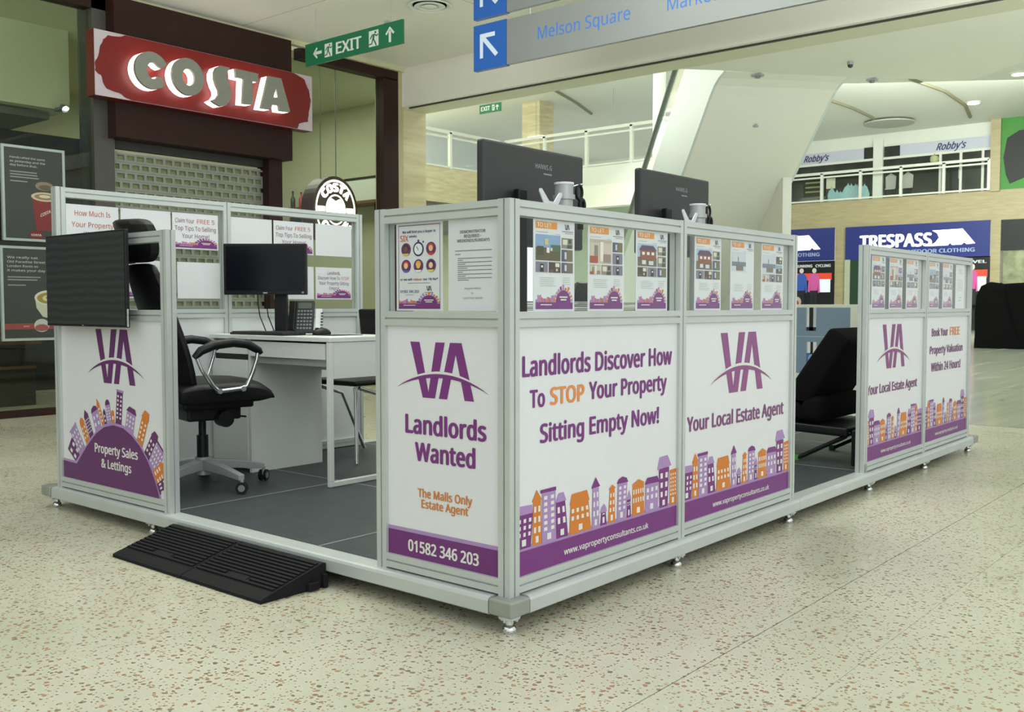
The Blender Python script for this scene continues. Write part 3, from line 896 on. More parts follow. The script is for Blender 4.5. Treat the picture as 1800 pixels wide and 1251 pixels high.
sheet_y('promotional_poster', .497, .289, .957, 1.237, 'poster with round cartoon faces and a stopwatch reading SIX weeks', d_six)
sheet_y('staff_notice', .264, .056, .957, 1.237, 'plain notice headed Demonstrator Required beside the near corner post', d_demo)

# notices on the rear left wall (face towards -y)
def notice(x0, x1, z0, z1, label, kind, grp='landscape sheets taped to the rear partition wall', yy=2.8085):
    t = thing('wall_notice', label, 'notice', ((x0 + x1) / 2, yy, z0), grp)
    box('sheet', x0, x1, yy, yy + .0015, z0, z1, PAPER, t)
    w_, h = x1 - x0, z1 - z0
    p = Print((x0, yy - .0003, z0), (1, 0, 0), (0, 0, 1))
    gp = '#8d6b7c'
    if kind == 'how':
        p.text('How Much Is', .16 * w_, .84 * w_, .72 * h, .13 * h, '#c0745f', 1, .004)
        p.text('Your Property', .10 * w_, .90 * w_, .43 * h, .13 * h, '#c0745f', 1, .004)
        p.text('Worth?', .32 * w_, .66 * w_, .2 * h, .12 * h, '#7c6878', 1, .004)
    elif kind == 'claim':
        p.text('Claim Your', .06 * w_, .47 * w_, .73 * h, .12 * h, gp, 1, .004); p.text('FREE 5', .53 * w_, .92 * w_, .73 * h, .12 * h, '#c9796a', 1, .004)
        p.text('Top Tips To Selling', .05 * w_, .95 * w_, .52 * h, .12 * h, gp, 1, .004)
        p.text('Your Home!', .2 * w_, .8 * w_, .31 * h, .12 * h, gp, 1, .004)
    elif kind == 'land':
        p.text('Landlords,', .32 * w_, .68 * w_, .78 * h, .1 * h, gp, 1, .004)
        p.text('Discover How To', .06 * w_, .66 * w_, .62 * h, .1 * h, gp, 1, .004); p.text('STOP', .7 * w_, .92 * w_, .62 * h, .1 * h, '#cf8a84', 1, .004)
        p.text('Your Property Sitting', .09 * w_, .91 * w_, .46 * h, .1 * h, gp, 1, .004)
        p.text('Empty!', .37 * w_, .64 * w_, .3 * h, .1 * h, gp, 1, .004)
    if kind:
        mini_art(p, .03 * w_, .97 * w_, .04 * h, .27 * h)
    else:
        for cx in (.02, .98):
            p.rect((cx - .012) * w_, (cx + .012) * w_, .93 * h, .97 * h, '#c9ced0', 1)
    p.build('print', t)
U0, U1, D0, D1 = 1.272, 1.460, 1.012, 1.203
notice(.052, .316, U0, U1, 'How Much Is Your Property notice on the left of the top row', 'how')
notice(.328, .602, U0, U1, 'blank backed sheet beside the How Much notice in the top row', None)
notice(.612, .885, U0, U1, 'Claim Your FREE Top Tips notice left of the middle post', 'claim')
notice(.966, 1.237, U0, U1, 'blank backed sheet just right of the middle post, above the desk monitor', None)
notice(1.249, 1.533, U0, U1, 'Claim Your FREE Top Tips notice right of the middle post', 'claim')
notice(1.550, 1.828, U0, U1, 'blank backed sheet in the upper right corner under the round sign', None)
notice(.328, .602, D0, D1, 'How Much Is Your Property notice half hidden by the office chair, lower row', 'how')
notice(.636, .893, D0, D1, 'blank backed sheet left of the desk monitor, lower row', None)
notice(1.249, 1.533, D0, D1, 'blank backed sheet just right of the desk monitor, lower row', None)
notice(1.548, 1.826, D0, D1, 'Landlords Discover How To STOP notice at the lower right', 'land')

# ------------------------------------------------------------------ display screen on the left wall
t = thing('display_screen', 'wide dark display screen fixed outside the left partition wall', 'screen', (-.045, 2.43, .88))
box('housing', -.055, -.038, 2.073, 2.795, .880, 1.297, BLACK, t, bevel=.003)
box('mount', -.039, .0, 2.25, 2.65, .90, 1.0, BLACK2, t)
def stripe_mat():
    m = bpy.data.materials.new('striped_screen'); m.use_nodes = True
    nt = m.node_tree; b = nt.nodes['Principled BSDF']
    tc = nt.nodes.new('ShaderNodeTexCoord'); wv = nt.nodes.new('ShaderNodeTexWave')
    wv.bands_direction = 'Z'; wv.inputs['Scale'].default_value = 9; wv.inputs['Distortion'].default_value = 3; wv.inputs['Detail'].default_value = 2
    nt.links.new(tc.outputs['Object'], wv.inputs['Vector'])
    rp = nt.nodes.new('ShaderNodeValToRGB')
    rp.color_ramp.elements[0].color = (*srgb('#1d2124'), 1); rp.color_ramp.elements[1].color = (*srgb('#2b3033'), 1)
    nt.links.new(wv.outputs['Fac'], rp.inputs['Fac']); nt.links.new(rp.outputs['Color'], b.inputs['Base Color'])
    b.inputs['Roughness'].default_value = 0.5
    return m
box('screen', -.0565, -.0545, 2.082, 2.787, .890, 1.289, stripe_mat(), t)
box('edge_strip', -.053, -.045, 2.0715, 2.0735, .884, .96, CHROME, t)
box('logo_mark', -.0575, -.056, 2.443, 2.455, .884, .8875, GREYM, t)

# ------------------------------------------------------------------ rubber ramp
rp_ = thing('threshold_ramp', 'black ribbed rubber ramp leading up to the platform opening', 'ramp', (-.17, 1.28, 0))
for y0, y1 in ((.805, 1.277), (1.281, 1.755)):
    mb = MB()
    prof = [(-.305, .001), (-.305, .012), (-.29, .018), (-.045, .086), (-.034, .083), (-.034, .001)]
    mb.prism(prof, (0, y0, 0), (1, 0, 0), (0, 0, 1), (0, 1, 0), y1 - y0, RUBBER)
    tile = mb.build('ramp_tile', rp_)
    mb = MB()
    for k in range(11):
        f0 = .17 + k * .073
        a = Vector((-.29, .018)).lerp(Vector((-.045, .086)), f0); b = Vector((-.29, .018)).lerp(Vector((-.045, .086)), f0 + .045)
        n_ = Vector((-.068, .245)).normalized() * .006
        if k == 1:
            segs = ((y0 + .01, (y0 + y1) / 2 - .07), ((y0 + y1) / 2 + .07, y1 - .01))
        else:
            segs = ((y0 + .01, y1 - .01),)
        for s0, s1 in segs:
            mb.prism([tuple(a - n_ * .2), tuple(b - n_ * .2), tuple(b + n_ * .8), tuple(a + n_)], (0, s0, 0), (1, 0, 0), (0, 0, 1), (0, 1, 0), s1 - s0, RUBBER)
    mb.build('rib', tile)
    a = Vector((-.29, .018)).lerp(Vector((-.045, .086)), .265)
    mb = MB().obox((a.x, (y0 + y1) / 2, a.y + .0005), (.245, 0, .068), (0, 1, 0), (-.068, 0, .245), .018, .055, .002, mat('slot_black', '#060606', 0.9, var=0))
    mb.build('bolt_slot', tile)
box('side_clip', -.12, -.075, .785, .806, .004, .03, RUBBER, rp_, bevel=.003)
box('side_clip', -.055, -.036, .788, .806, .001, .05, RUBBER, rp_, bevel=.003)

# ------------------------------------------------------------------ white desk on the left
dk = thing('office_desk', 'white desk with drawer and square steel leg, against the rear partition wall', 'desk', (1.05, 2.3, .105))
box('desktop', .81, 1.31, 1.795, 2.795, .800, .822, WHITE_DESK, dk, bevel=.002)
box('back_panel', 1.29, 1.305, 1.83, 2.79, .62, .799, WHITE_DESK, dk)
box('end_apron', .838, 1.29, 1.80, 1.814, .625, .799, WHITE_DESK, dk)
MB().box(.825, 1.29, 2.445, 2.463, .106, .799, WHITE_DESK).build('pedestal_side', dk)
MB().box(.825, 1.29, 2.772, 2.79, .106, .799, WHITE_DESK).build('pedestal_side', dk)
box('drawer_front', .818, .834, 1.838, 2.44, .714, .791, WHITE_DESK, dk, bevel=.0015)
box('drawer_body', .835, 1.27, 1.84, 2.42, .68, .79, mat('drawer_under', '#a9aca8', .5), dk)
dr = box('drawer_front', .818, .834, 2.468, 2.768, .722, .791, WHITE_DESK, dk, bevel=.0015)
box('cabinet_door', .818, .834, 2.468, 2.768, .125, .692, WHITE_DESK, dk, bevel=.0015)
box('finger_gap', .836, .85, 2.463, 2.772, .69, .724, BLACK, dk)
mb = MB()
for yy in (1.798,):
    mb.box(.812, .837, yy, yy + .025, .13, .799, WHITE_DESK)
    mb.box(1.275, 1.30, yy, yy + .025, .13, .799, WHITE_DESK)
    mb.box(.812, 1.30, yy, yy + .025, .106, .131, WHITE_DESK)
mb.build('leg_frame', dk, bevel=.003)

# desk monitor, turned to the opening
rv = Vector((.6416, -.767, 0)); nv = Vector((-.767, -.6416, 0)); up = Vector((0, 0, 1))
mc = Vector((1.0, 2.545, 1.168))
t = thing('computer_monitor', 'black desktop monitor with dark screen on the white desk', 'monitor', (1.12, 2.46, .822))
MB().obox(mc, rv, nv, up, .222, .014, .136, BLACK).build('housing', t, bevel=.004)
MB().obox(mc + nv * .0145 + up * .006, rv, nv, up, .208, .0012, .118, SCREEN).build('screen', t)
MB().obox(mc + rv * .07 - nv * .05 + up * -.172, rv, nv, up, .034, .018, .17, BLACK).build('stand_column', t, bevel=.005)
bs = mc + rv * .07 - nv * .05
MB().lathe((bs.x, bs.y, .822), [(.085, 0), (.085, .006), (.075, .012), (.03, .02)], BLACK, 24).build('stand_base', t, smooth=True)
MB().obox(mc + nv * .0155 + up * -.126, rv, nv, up, .011, .0008, .0035, GREYM).build('badge', t)
MB().obox(mc + nv * .0155 + up * -.124 + rv * .2, rv, nv, up, .006, .0008, .005, GREY_D).build('power_button', t)
mb = MB()
for dx in (-.05, -.005):
    p0 = mc + rv * dx - nv * .02 + up * -.13
    mb.tube([p0, p0 + up * -.06 - nv * .01, p0 + up * -.12 - nv * .04 + rv * (.0 if dx < -.02 else .0), Vector((p0.x, p0.y, .826)) - nv * .10 + rv * .02], .003, BLACK, 6)
mb.build('cable', t, smooth=True)

# keyboard
t = thing('keyboard', 'black keyboard in front of the desk monitor', 'keyboard', (.9, 2.4, .822))
box('base', .835, .985, 2.19, 2.64, .8225, .834, BLACK, t, bevel=.003)
mb = MB()
for i in range(5):
    for j in range(15):
        mb.box(.842 + i * .028, .842 + i * .028 + .023, 2.198 + j * .029, 2.198 + j * .029 + .024, .833, .8395, BLACK2)
o = mb.build('keys', t); o['kind'] = 'stuff'
# mouse and mat
tag(box('mouse_mat', 1.0, 1.2, 2.0, 2.22, .8221, .8250, BLACK, None, bevel=.001), 'thin black mouse mat near the right end of the white desk', 'mouse mat')
t = thing('computer_mouse', 'black mouse on the mat right of the desk phone', 'mouse', (1.07, 2.17, .825))
mb = MB(); prof = [(1, .0), (1.02, .25), (.85, .65), (.45, .93), (.05, 1.0)]
v = []; f = []; n = 18
for r_, z_ in prof:
    for i in range(n):
        a = 2 * PI * i / n
        v.append((1.07 + .055 * r_ * math.cos(a), 2.17 + .031 * r_ * math.sin(a), .8255 + .034 * z_))
for k in range(len(prof) - 1):
    for i in range(n):
        f.append((k * n + i, k * n + (i + 1) % n, (k + 1) * n + (i + 1) % n, (k + 1) * n + i))
f.append(tuple(range((len(prof) - 1) * n, len(prof) * n))); f.append(tuple(range(n - 1, -1, -1)))
MB().add(v, f, BLACK).build('shell', t, smooth=True)
MB().cyl((1.04, 2.163, .852), (1.04, 2.177, .852), .009, BLACK2, n=10).build('scroll_wheel', t)
# desk phone
t = thing('desk_phone', 'dark office telephone with keypad right of the desk monitor', 'telephone', (1.16, 2.34, .822))
pc_ = Vector((1.235, 2.545, .8225))
ah = (nv * .36 - up * .0)
fu = (up * .93 - nv * .36).normalized()   # up along the sloped face
fn = rv.cross(fu) * -1
if fn.dot(nv) < 0: fn = -fn
fc = pc_ + up * .088
MB().obox(fc, rv, fu, fn, .068, .095, .014, BLACK2).build('body', t, bevel=.005)
MB().obox(pc_ - nv * .03 + up * .031, rv, nv, up, .05, .05, .029, BLACK2).build('foot', t, bevel=.004)
MB().obox(fc + rv * -.048 + fn * .02, rv, fu, fn, .02, .09, .012, BLACK).build('handset', t, bevel=.008)
MB().obox(fc + rv * .018 + fu * .062 + fn * .0145, rv, fu, fn, .037, .017, .001, mat('lcd', '#5d655c', .3)).build('display', t)
mb = MB()
for i in range(5):
    for j in range(6):
        mb.obox(fc + rv * (-.014 + i * .017) + fu * (.03 - j * .02) + fn * .0145, rv, fu, fn, .0055, .005, .0015, GREY_D)
o = mb.build('keypad', t); o['kind'] = 'stuff'
# flip calendar
t = thing('desk_calendar', 'white ring bound flip calendar standing beside the desk phone', 'calendar', (1.24, 2.29, .822))
cc = Vector((1.26, 2.42, .822))
MB().prism([(-.03, 0), (.03, 0), (0, .135)], cc - rv * .02, (nv.x, nv.y, 0), (0, 0, 1), (rv.x, rv.y, 0), .035, PAPER).build('pages', t)
mb = MB()
for k in range(7):
    p0 = cc + rv * .015 + up * (.015 + k * .016)
    mb.obox(p0 + nv * (.028 - .0037 * k * .9), rv, nv, up, .006, .006, .003, BLACK)
mb.build('binding', t)

# ------------------------------------------------------------------ office chairs
def office_chair(label, head=True, arms=True):
    """faces +x, origin on the floor below the column"""
    t = thing('office_chair', label, 'chair', (0, 0, 0))
    mb = MB()
    for k in range(5):
        a = 2 * PI * k / 5 - .06
        c, s_ = math.cos(a), math.sin(a)
        v = []
        for r_, hw, z0, z1 in ((.03, .026, .085, .135), (.16, .020, .078, .118), (.30, .016, .062, .088)):
            for sg in (-1, 1):
                v.append((c * r_ - s_ * hw * sg, s_ * r_ + c * hw * sg, z0)); v.append((c * r_ - s_ * hw * sg, s_ * r_ + c * hw * sg, z1))
        f = []
        for q in (0, 4):
            f += [(q, q + 4, q + 5, q + 1), (q + 2, q + 3, q + 7, q + 6), (q + 1, q + 5, q + 7, q + 3), (q, q + 2, q + 6, q + 4)]
        f += [(0, 1, 3, 2), (8, 10, 11, 9)]
        MB().add(v, f, GREYM).build('base_arm', t, bevel=.003)
        cm = MB()
        cx, cy = c * .30, s_ * .30
        for sg in (-1, 1):
            e = Vector((-math.sin(a + .8), math.cos(a + .8), 0)) * .018 * sg
            e2 = e * .45
            cm.cyl(Vector((cx, cy, .028)) + e2, Vector((cx, cy, .028)) + e, .028, BLACK, n=16)
            cm.cyl(Vector((cx, cy, .028)) + e, Vector((cx, cy, .028)) + e * 1.08, .016, GREY_D, n=12)
        cm.cyl((cx, cy, .03), (cx, cy, .07), .009, GREYM, n=8)
        cm.build('caster', t, smooth=True)
    MB().cyl((0, 0, .06), (0, 0, .145), .036, GREYM, n=18).build('hub', t, smooth=True)
    MB().cyl((0, 0, .055), (0, 0, .25), .027, BLACK, n=16).cyl((0, 0, .25), (0, 0, .36), .018, BLACK, n=14).build('gas_column', t, smooth=True)
    mb = MB().box(-.10, .16, -.09, .09, .325, .40, BLACK)
    mb.box(-.14, .20, -.15, .15, .385, .42, BLACK)
    mech = mb.build('tilt_mechanism', t, bevel=.01)
    MB().cyl((.06, -.09, .335), (.06, -.155, .335), .038, BLACK, n=16).build('tension_knob', mech, smooth=True)
    MB().tube([(.10, -.06, .345), (.18, -.10, .335)], .005, BLACK, 6).build('lever', mech)
    # padded seat with waterfall front
    v = []; f = []
    xs_ = [(-.19, .015), (-.15, .03), (-.02, .035), (.12, .035), (.21, .025), (.268, -.005), (.278, -.045)]
    ysn = [-.245, -.22, -.12, 0, .12, .22, .245]
    for x_, zz in xs_:
        for yy in ysn:
            e = max(0, abs(yy) - .12) / .125
            v.append((x_, yy * (1 - .1 * max(0, x_ / .33)), .495 + zz - .03 * e * e))
    nn = len(ysn); base = len(v)
    for x_, zz in xs_:
        for yy in ysn:
            v.append((x_ * .96, yy * .95, .415 + (.0 if x_ < .26 else .015)))
    for i in range(len(xs_) - 1):
        for j in range(nn - 1):
            f.append((i * nn + j, (i + 1) * nn + j, (i + 1) * nn + j + 1, i * nn + j + 1))
            f.append((base + i * nn + j, base + i * nn + j + 1, base + (i + 1) * nn + j + 1, base + (i + 1) * nn + j))
    for i in range(len(xs_) - 1):
        f.append((i * nn, base + i * nn, base + (i + 1) * nn, (i + 1) * nn)); f.append((i * nn + nn - 1, (i + 1) * nn + nn - 1, base + (i + 1) * nn + nn - 1, base + i * nn + nn - 1))
    e = (len(xs_) - 1) * nn
    for j in range(nn - 1):
        f.append((j, j + 1, base + j + 1, base + j)); f.append((e + j, base + e + j, base + e + j + 1, e + j + 1))
    MB().add(v, f, LEATHER).build('seat', t, smooth=True, subsurf=1)
    # backrest: curved padded shell
    def shell(rows, th, name, par, mt=LEATHER):
        v = []; f = []; m_ = 7
        for side in (0, 1):
            for x_, z_, hw in rows:
                for j in range(m_):
                    s_ = -1 + 2 * j / (m_ - 1)
                    cv = .03 * s_ * s_
                    v.append((x_ + cv - (th * (1 - .55 * abs(s_) ** 3) if side else 0), s_ * hw, z_))
        K = len(rows); o_ = K * m_
        for i in range(K - 1):
            for j in range(m_ - 1):
                f.append((i * m_ + j, i * m_ + j + 1, (i + 1) * m_ + j + 1, (i + 1) * m_ + j))
                f.append((o_ + i * m_ + j, o_ + (i + 1) * m_ + j, o_ + (i + 1) * m_ + j + 1, o_ + i * m_ + j + 1))
            f.append((i * m_, (i + 1) * m_, o_ + (i + 1) * m_, o_ + i * m_)); f.append((i * m_ + m_ - 1, o_ + i * m_ + m_ - 1, o_ + (i + 1) * m_ + m_ - 1, (i + 1) * m_ + m_ - 1))
        for j in range(m_ - 1):
            f.append((j, o_ + j, o_ + j + 1, j + 1)); e = (K - 1) * m_
            f.append((e + j, e + j + 1, o_ + e + j + 1, o_ + e + j))
        return MB().add(v, f, mt).build(name, par, smooth=True, subsurf=1)
    bk = shell([(-.10, .43, .18), (-.115, .51, .215), (-.135, .61, .225), (-.175, .75, .215), (-.225, .90, .19), (-.262, 1.02, .165), (-.27, 1.06, .13)] if head else [(-.17, .46, .19), (-.185, .54, .215), (-.2, .66, .22), (-.22, .80, .21), (-.245, .93, .19), (-.25, 1.0, .15)], .07, 'backrest', t)
    MB().box(-.30, -.12, -.035, .035, .36, .385, BLACK).obox((-.265, 0, .56), (1, 0, .12), (0, 1, 0), (-.12, 0, 1), .012, .035, .2, BLACK).build('back_bar', t, bevel=.005)
    if head:
        shell([(-.275, 1.06, .14), (-.262, 1.09, .18), (-.265, 1.17, .19), (-.285, 1.235, .18), (-.30, 1.258, .13)], .10, 'headrest', t)
        MB().obox((-.37, 0, 1.06), (1, 0, 0), (0, 1, 0), (0, 0, 1), .006, .04, .07, BLACK2).build('headrest_bracket', t)
    if arms:
        for sg in (-1, 1):
            y_ = .272 * sg
            pad = [(-.13, y_, .635), (-.10, y_, .665), (-.04, y_, .69), (.05, y_, .70), (.12, y_, .69), (.175, y_, .66), (.185, y_, .645)]
            MB().tube(pad, [.014, .02, .022, .022, .021, .018, .012], BLACK, 10).build('arm_pad', t, smooth=True)
            st = [(-.12, y_, .64), (-.095, y_, .58), (-.045, y_ * .97, .505), (-.02, y_ * .95, .482), (.0, y_ * .95, .478), (.09, y_ * .95, .484), (.12, y_ * .96, .497), (.145, y_ * .99, .56), (.165, y_, .62), (.17, y_, .655)]
            ar = MB().tube(st, .0105, CHROME, 10, sx=1.0).build('arm_loop', t, smooth=True)
            MB().cyl((-.012, y_ * .87, .478), (-.012, y_ * 1.0, .478), .012, GREY_D, n=10).cyl((.10, y_ * .87, .484), (.10, y_ * 1.0, .484), .012, GREY_D, n=10).build('arm_bolt', ar)
    return t
ch = office_chair('black leather swivel chair with headrest and chrome arm loops, facing the white desk')
ch.location = (.445, 2.30, .105); ch.rotation_euler = (0, 0, -.22)
ch2 = office_chair('black mid-back office chair glimpsed through the glass behind the long wall', head=False)
ch2.location = (2.15, 1.0, .105); ch2.rotation_euler = (0, 0, -1.75)

# visitor chair
t = thing('visitor_chair', 'black visitor chair with thin chrome legs beyond the white desk', 'chair', (1.6, 2.35, .105))
box('seat', 1.36, 1.77, 2.25, 2.65, .530, .560, LEATHER, t, bevel=.012)
MB().obox((1.79, 2.45, .82), (1, 0, .12), (0, 1, 0), (-.12, 0, 1), .018, .225, .135, LEATHER).build('backrest', t, bevel=.012)
for yy in (2.26, 2.64):
    MB().tube([(1.37, yy, .525), (1.375, yy, .48), (1.345, yy - .04, .112)], .011, CHROME, 10).build('leg', t, smooth=True)
    MB().tube([(1.825, yy, .93), (1.80, yy, .80), (1.75, yy, .54), (1.66, yy, .5)], .011, CHROME, 10).build('back_upright', t, smooth=True)
    MB().tube([(1.40, yy, .52), (1.60, yy, .46), (1.77, yy, .116)], .011, CHROME, 10).build('leg', t, smooth=True)

# ------------------------------------------------------------------ monitors and arms behind the long wall
desk2 = thing('office_desk', 'white desk hidden behind the long wall, carrying the two tall monitors', 'desk', (1.0, .35, .105))
box('desktop', .09, 1.93, .06, .62, .800, .822, WHITE_DESK, desk2, bevel=.002)
for x in (.10, 1.89):
    box('side_panel', x, x + .022, .08, .60, .106, .799, WHITE_DESK, desk2)
def big_monitor(x0, x1, zt, label):
    y_ = .25
    xc = (x0 + x1) / 2
    t = thing('computer_monitor', label, 'monitor', (xc, y_ + .02, .822), 'tall monitors above the long wall')
    z0 = zt - .335
    mb = MB().box(x0, x1, y_, y_ + .03, z0, zt, BLACK2)
    mb.build('housing', t, bevel=.008)
    box('rear_bulge', x0 + .06, x1 - .06, y_ - .012, y_ + .004, z0 + .02, z0 + .13, BLACK2, t, bevel=.006)
    box('screen', x0 + .012, x1 - .012, y_ + .0295, y_ + .0315, z0 + .014, zt - .012, SCREEN, t)
    box('stand_column', xc - .135, xc - .09, y_ - .035, y_ - .010, .83, z0 + .185, BLACK, t, bevel=.004)
    box('stand_base', xc - .22, xc - .0, y_ - .10, y_ + .08, .8225, .835, BLACK, t, bevel=.004)
    p = Print((x0, y_ - .0004, z0), (1, 0, 0), (0, 0, 1))
    w_ = x1 - x0
    p.text('HANNS.G', .49 * w_, .655 * w_, .268, .016, '#a9abad', 1, .0, spacing=1.1)
    p.rect(.57 * w_, .655 * w_, .250, .255, '#8c8e90', 1)
    p.build('lettering', t)
    # clamp arm beside the wall
    a = thing('monitor_arm', 'grey clamp post with ' + ('white bracket, in front of the nearer tall monitor' if x0 < .5 else 'white bracket, in front of the farther tall monitor'), 'monitor arm', (xc - .03, .10, .822), 'clamp posts behind the long wall')
    px, py = (.422 if x0 < .5 else 1.312), .12
    MB().cyl((px, py, .822), (px, py, 1.325), .030, GREYM, n=20).cyl((px, py, 1.323), (px, py, 1.338), .037, GREYM, n=20).build('pole', a, smooth=True)
    MB().cyl((px, py, 1.338), (px, py, 1.372), .031, GREYM, n=20).cyl((px, py, 1.372), (px, py, 1.379), .033, PAPER, n=20).build('pole_cap', a, smooth=True)
    vx = px - .102; vy = .10
    mb = MB()
    plate = [(-.022, -.025), (.03, -.028), (.04, -.006), (.062, .026), (.056, .033), (.047, .031), (.018, .002), (-.008, .004), (-.046, .043), (-.056, .043), (-.058, .034)]
    mb.prism(plate, (vx, vy, 1.305), (1, 0, .05), (0, 0, 1), (0, -1, 0), .004, mat('white_steel', '#cfd4da', .35, .2))
    pl = mb.build('bracket_plate', a)
    MB().obox((vx + .012, vy + .012, 1.285), (1, 0, 0), (0, 1, 0), (0, 0, 1), .024, .012, .018, GREY_D).obox((px - .05, .11, 1.287), (1, 0, 0), (0, 1, 0), (0, 0, 1), .035, .012, .012, GREYM).build('swivel_joint', a, bevel=.004)
    mb = MB()
    lx = px + .085
    mb.tube([(lx + .017 * math.cos(q), py, 1.355 + .024 * math.sin(q)) for q in [2 * PI * k / 14 for k in range(14)]], .005, BLACK, 8, closed=True)
    mb.tube([(px + .02, py, 1.365), (lx - .01, py, 1.378), (lx + .02, py, 1.384)], .003, CHROME, 6)
    mb.tube([(lx + .016 + .013 * math.cos(q), py, 1.312 + .02 * math.sin(q)) for q in [2 * PI * k / 12 for k in range(12)]], .007, BLACK, 8, closed=True)
    mb.cyl((lx + .008, py, 1.23), (lx + .008, py, 1.30), .010, BLACK)
    mb.box(px + .02, lx + .008, py - .006, py + .006, 1.255, 1.275, BLACK)
    mb.build('cable_clip', a, smooth=True)
    return t
big_monitor(.165, .712, 1.507, 'tall black monitor seen from behind, nearer the corner post')
big_monitor(1.091, 1.643, 1.513, 'tall black monitor seen from behind, farther along the long wall')
# paper stacks seen through the glass
for k, (x, y_, n_) in enumerate(((.56, .44, 22), (1.03, .5, 24), (1.42, .48, 22))):
    t = thing('paper_stack', ['stack of papers between the first two TO LET sheets', 'stack of papers between the second and third TO LET sheets', 'stack of papers behind the brick house TO LET sheet'][k], 'papers', (x, y_, .822), 'paper stacks on the hidden desk')
    random.seed(k)
    mb = MB(); z = .8225
    for i in range(n_):
        dx, dy = random.uniform(-.012, .012), random.uniform(-.012, .012); th = random.uniform(.004, .011)
        mb.box(x - .105 + dx, x + .105 + dx, y_ - .075 + dy, y_ + .075 + dy, z, z + th * .75, PAPER if i % 3 else mat('aged_paper', '#b3b29a', .6))
        z += th
    o = mb.build('sheets', t); o['kind'] = 'stuff'

# ------------------------------------------------------------------ black lounge chair in the gap
t = thing('lounge_chair', 'black padded lounge chair with slanted back, in the platform gap', 'chair', (3.3, .5, .105))
def slab(name, p0, p1, hw, th, m, par, xc=3.32, bev=.03):
    p0, p1 = Vector((xc, *p0)), Vector((xc, *p1))
    d_ = (p1 - p0); L_ = d_.length; d_.normalize()
    n_ = Vector((1, 0, 0)).cross(d_)
    return MB().obox((p0 + p1) / 2, (1, 0, 0), d_, n_, hw, L_ / 2, th / 2, m).build(name, par, bevel=bev, seg=3, smooth=True)
slab('backrest', (.47, .42), (.20, .82), .30, .15, FABRIC, t)
slab('seat', (1.15, .44), (.30, .40), .30, .14, FABRIC, t)
slab('base_frame', (1.12, .315), (.16, .285), .29, .05, BLACK, t, bev=.01)
for xx in (3.06, 3.58):
    MB().tube([(xx, .16, .285), (xx, .18, .26), (xx, .45, .118)], .012, BLACK, 8).build('leg', t, smooth=True)
    MB().tube([(xx, 1.1, .30), (xx, .95, .118)], .012, BLACK, 8).build('leg', t, smooth=True)
    MB().cyl((xx, .46, .106), (xx, .46, .134), .02, mat('green_cap', '#3f9a3a', .4), n=12).build('foot_cap', t, label='bright green foot cap')
box('rear_support', 3.04, 3.60, .10, .14, .106, .30, BLACK, t, bevel=.006)

# ------------------------------------------------------------------ near hall: coffee shop wall (plane y = 6.97)
YC, ZC = 6.97, 3.85
struct(MB().box(-.5, 6.235, -.5, 6.93, ZC, ZC + .1, CREAMW).build('ceiling', loc=(0, 3, ZC)))
struct(MB().box(-6.0, 6.235, 6.90, 6.97, ZC - .05, ZC + .1, mat('cream_cornice', '#c9c9a4', .6)).build('trim_2'))
# ceiling joints
mb = MB()
for x in (1.5, 3.9):
    mb.box(x, x + .006, -.5, 6.9, ZC - .0012, ZC + .001, mat('ceiling_joint', '#a9aa98', .7))
for y_ in (2.2, 4.55):
    mb.box(-.5, 6.235, y_, y_ + .006, ZC - .0012, ZC + .001, mat('ceiling_joint', '#a9aa98', .7))
struct(mb.build('trim_3'))
# bulkhead beam over the opening, its slit and the pilaster
bh = MB().box(6.235, 6.66, -9, YC, 3.39, ZC + .1, CREAMW)
struct(bh.build('wall_right'))
struct(MB().box(6.30, 6.325, -9, 6.9, 3.375, 3.392, mat('dark_slit', '#3f4038', .7)).box(6.33, 6.66, -9, YC, 3.372, 3.391, CREAM).build('trim_4'))
struct(MB().box(6.25, 6.66, YC, 7.45, 0, 3.6, STONE).build('wall_left'))
struct(MB().box(6.17, 6.25, YC - .02, 7.2, 0, ZC, mat('stone_edge', '#b3ab86', .5)).build('trim_5'))
struct(MB().box(-12, -6, YC, YC + .1, 0, ZC, TANSTONE).box(-12.1, -12, .5, YC + .1, 0, ZC, TANSTONE).build('wall_left'))  # plain walls added out of view so the kiosk glass mirrors less bright world
# window frames
fr = MB().box(4.72, 6.17, YC - .02, YC + .12, 3.69, ZC - .04, BROWN).box(5.93, 6.17, YC - .02, YC + .12, 0, 3.7, BROWN)
struct(fr.build('trim_6'))
w = MB().box(4.40, 5.93, YC + .06, YC + .072, .0, 3.70, SHOPGLASS)
struct(w.build('window_2'))
struct(MB().box(.0, 2.55, YC - .02, YC + .12, 3.69, ZC - .04, BROWN).box(-6, 0.2, YC - .02, YC + .12, 3.69, ZC - .04, BROWN).build('trim_7'))
w = MB().box(-6, 2.235, YC + .03, YC + .042, .02, 3.69, SHOPGLASS).box(2.239, 2.34, YC + .03, YC + .042, .02, 3.69, SHOPGLASS)
struct(w.build('window_1'))
struct(MB().box(2.335, 2.53, YC - .02, YC + .25, 0, 3.80, mat('dark_grey_column', '#4c4b46', .4, .2, var=.06)).build('trim_8'))
struct(MB().box(-6, 2.34, YC - .05, YC + .03, 0, .06, BROWN).build('baseboard_left'))
struct(MB().box(4.235, 4.41, YC - .06, YC + .14, 0, 2.75, BROWN).build('trim_9'))
# brown fascia behind the sign
struct(MB().box(2.47, 4.465, 6.80, YC + .1, 2.53, ZC - .05, BROWN).build('trim_10'))
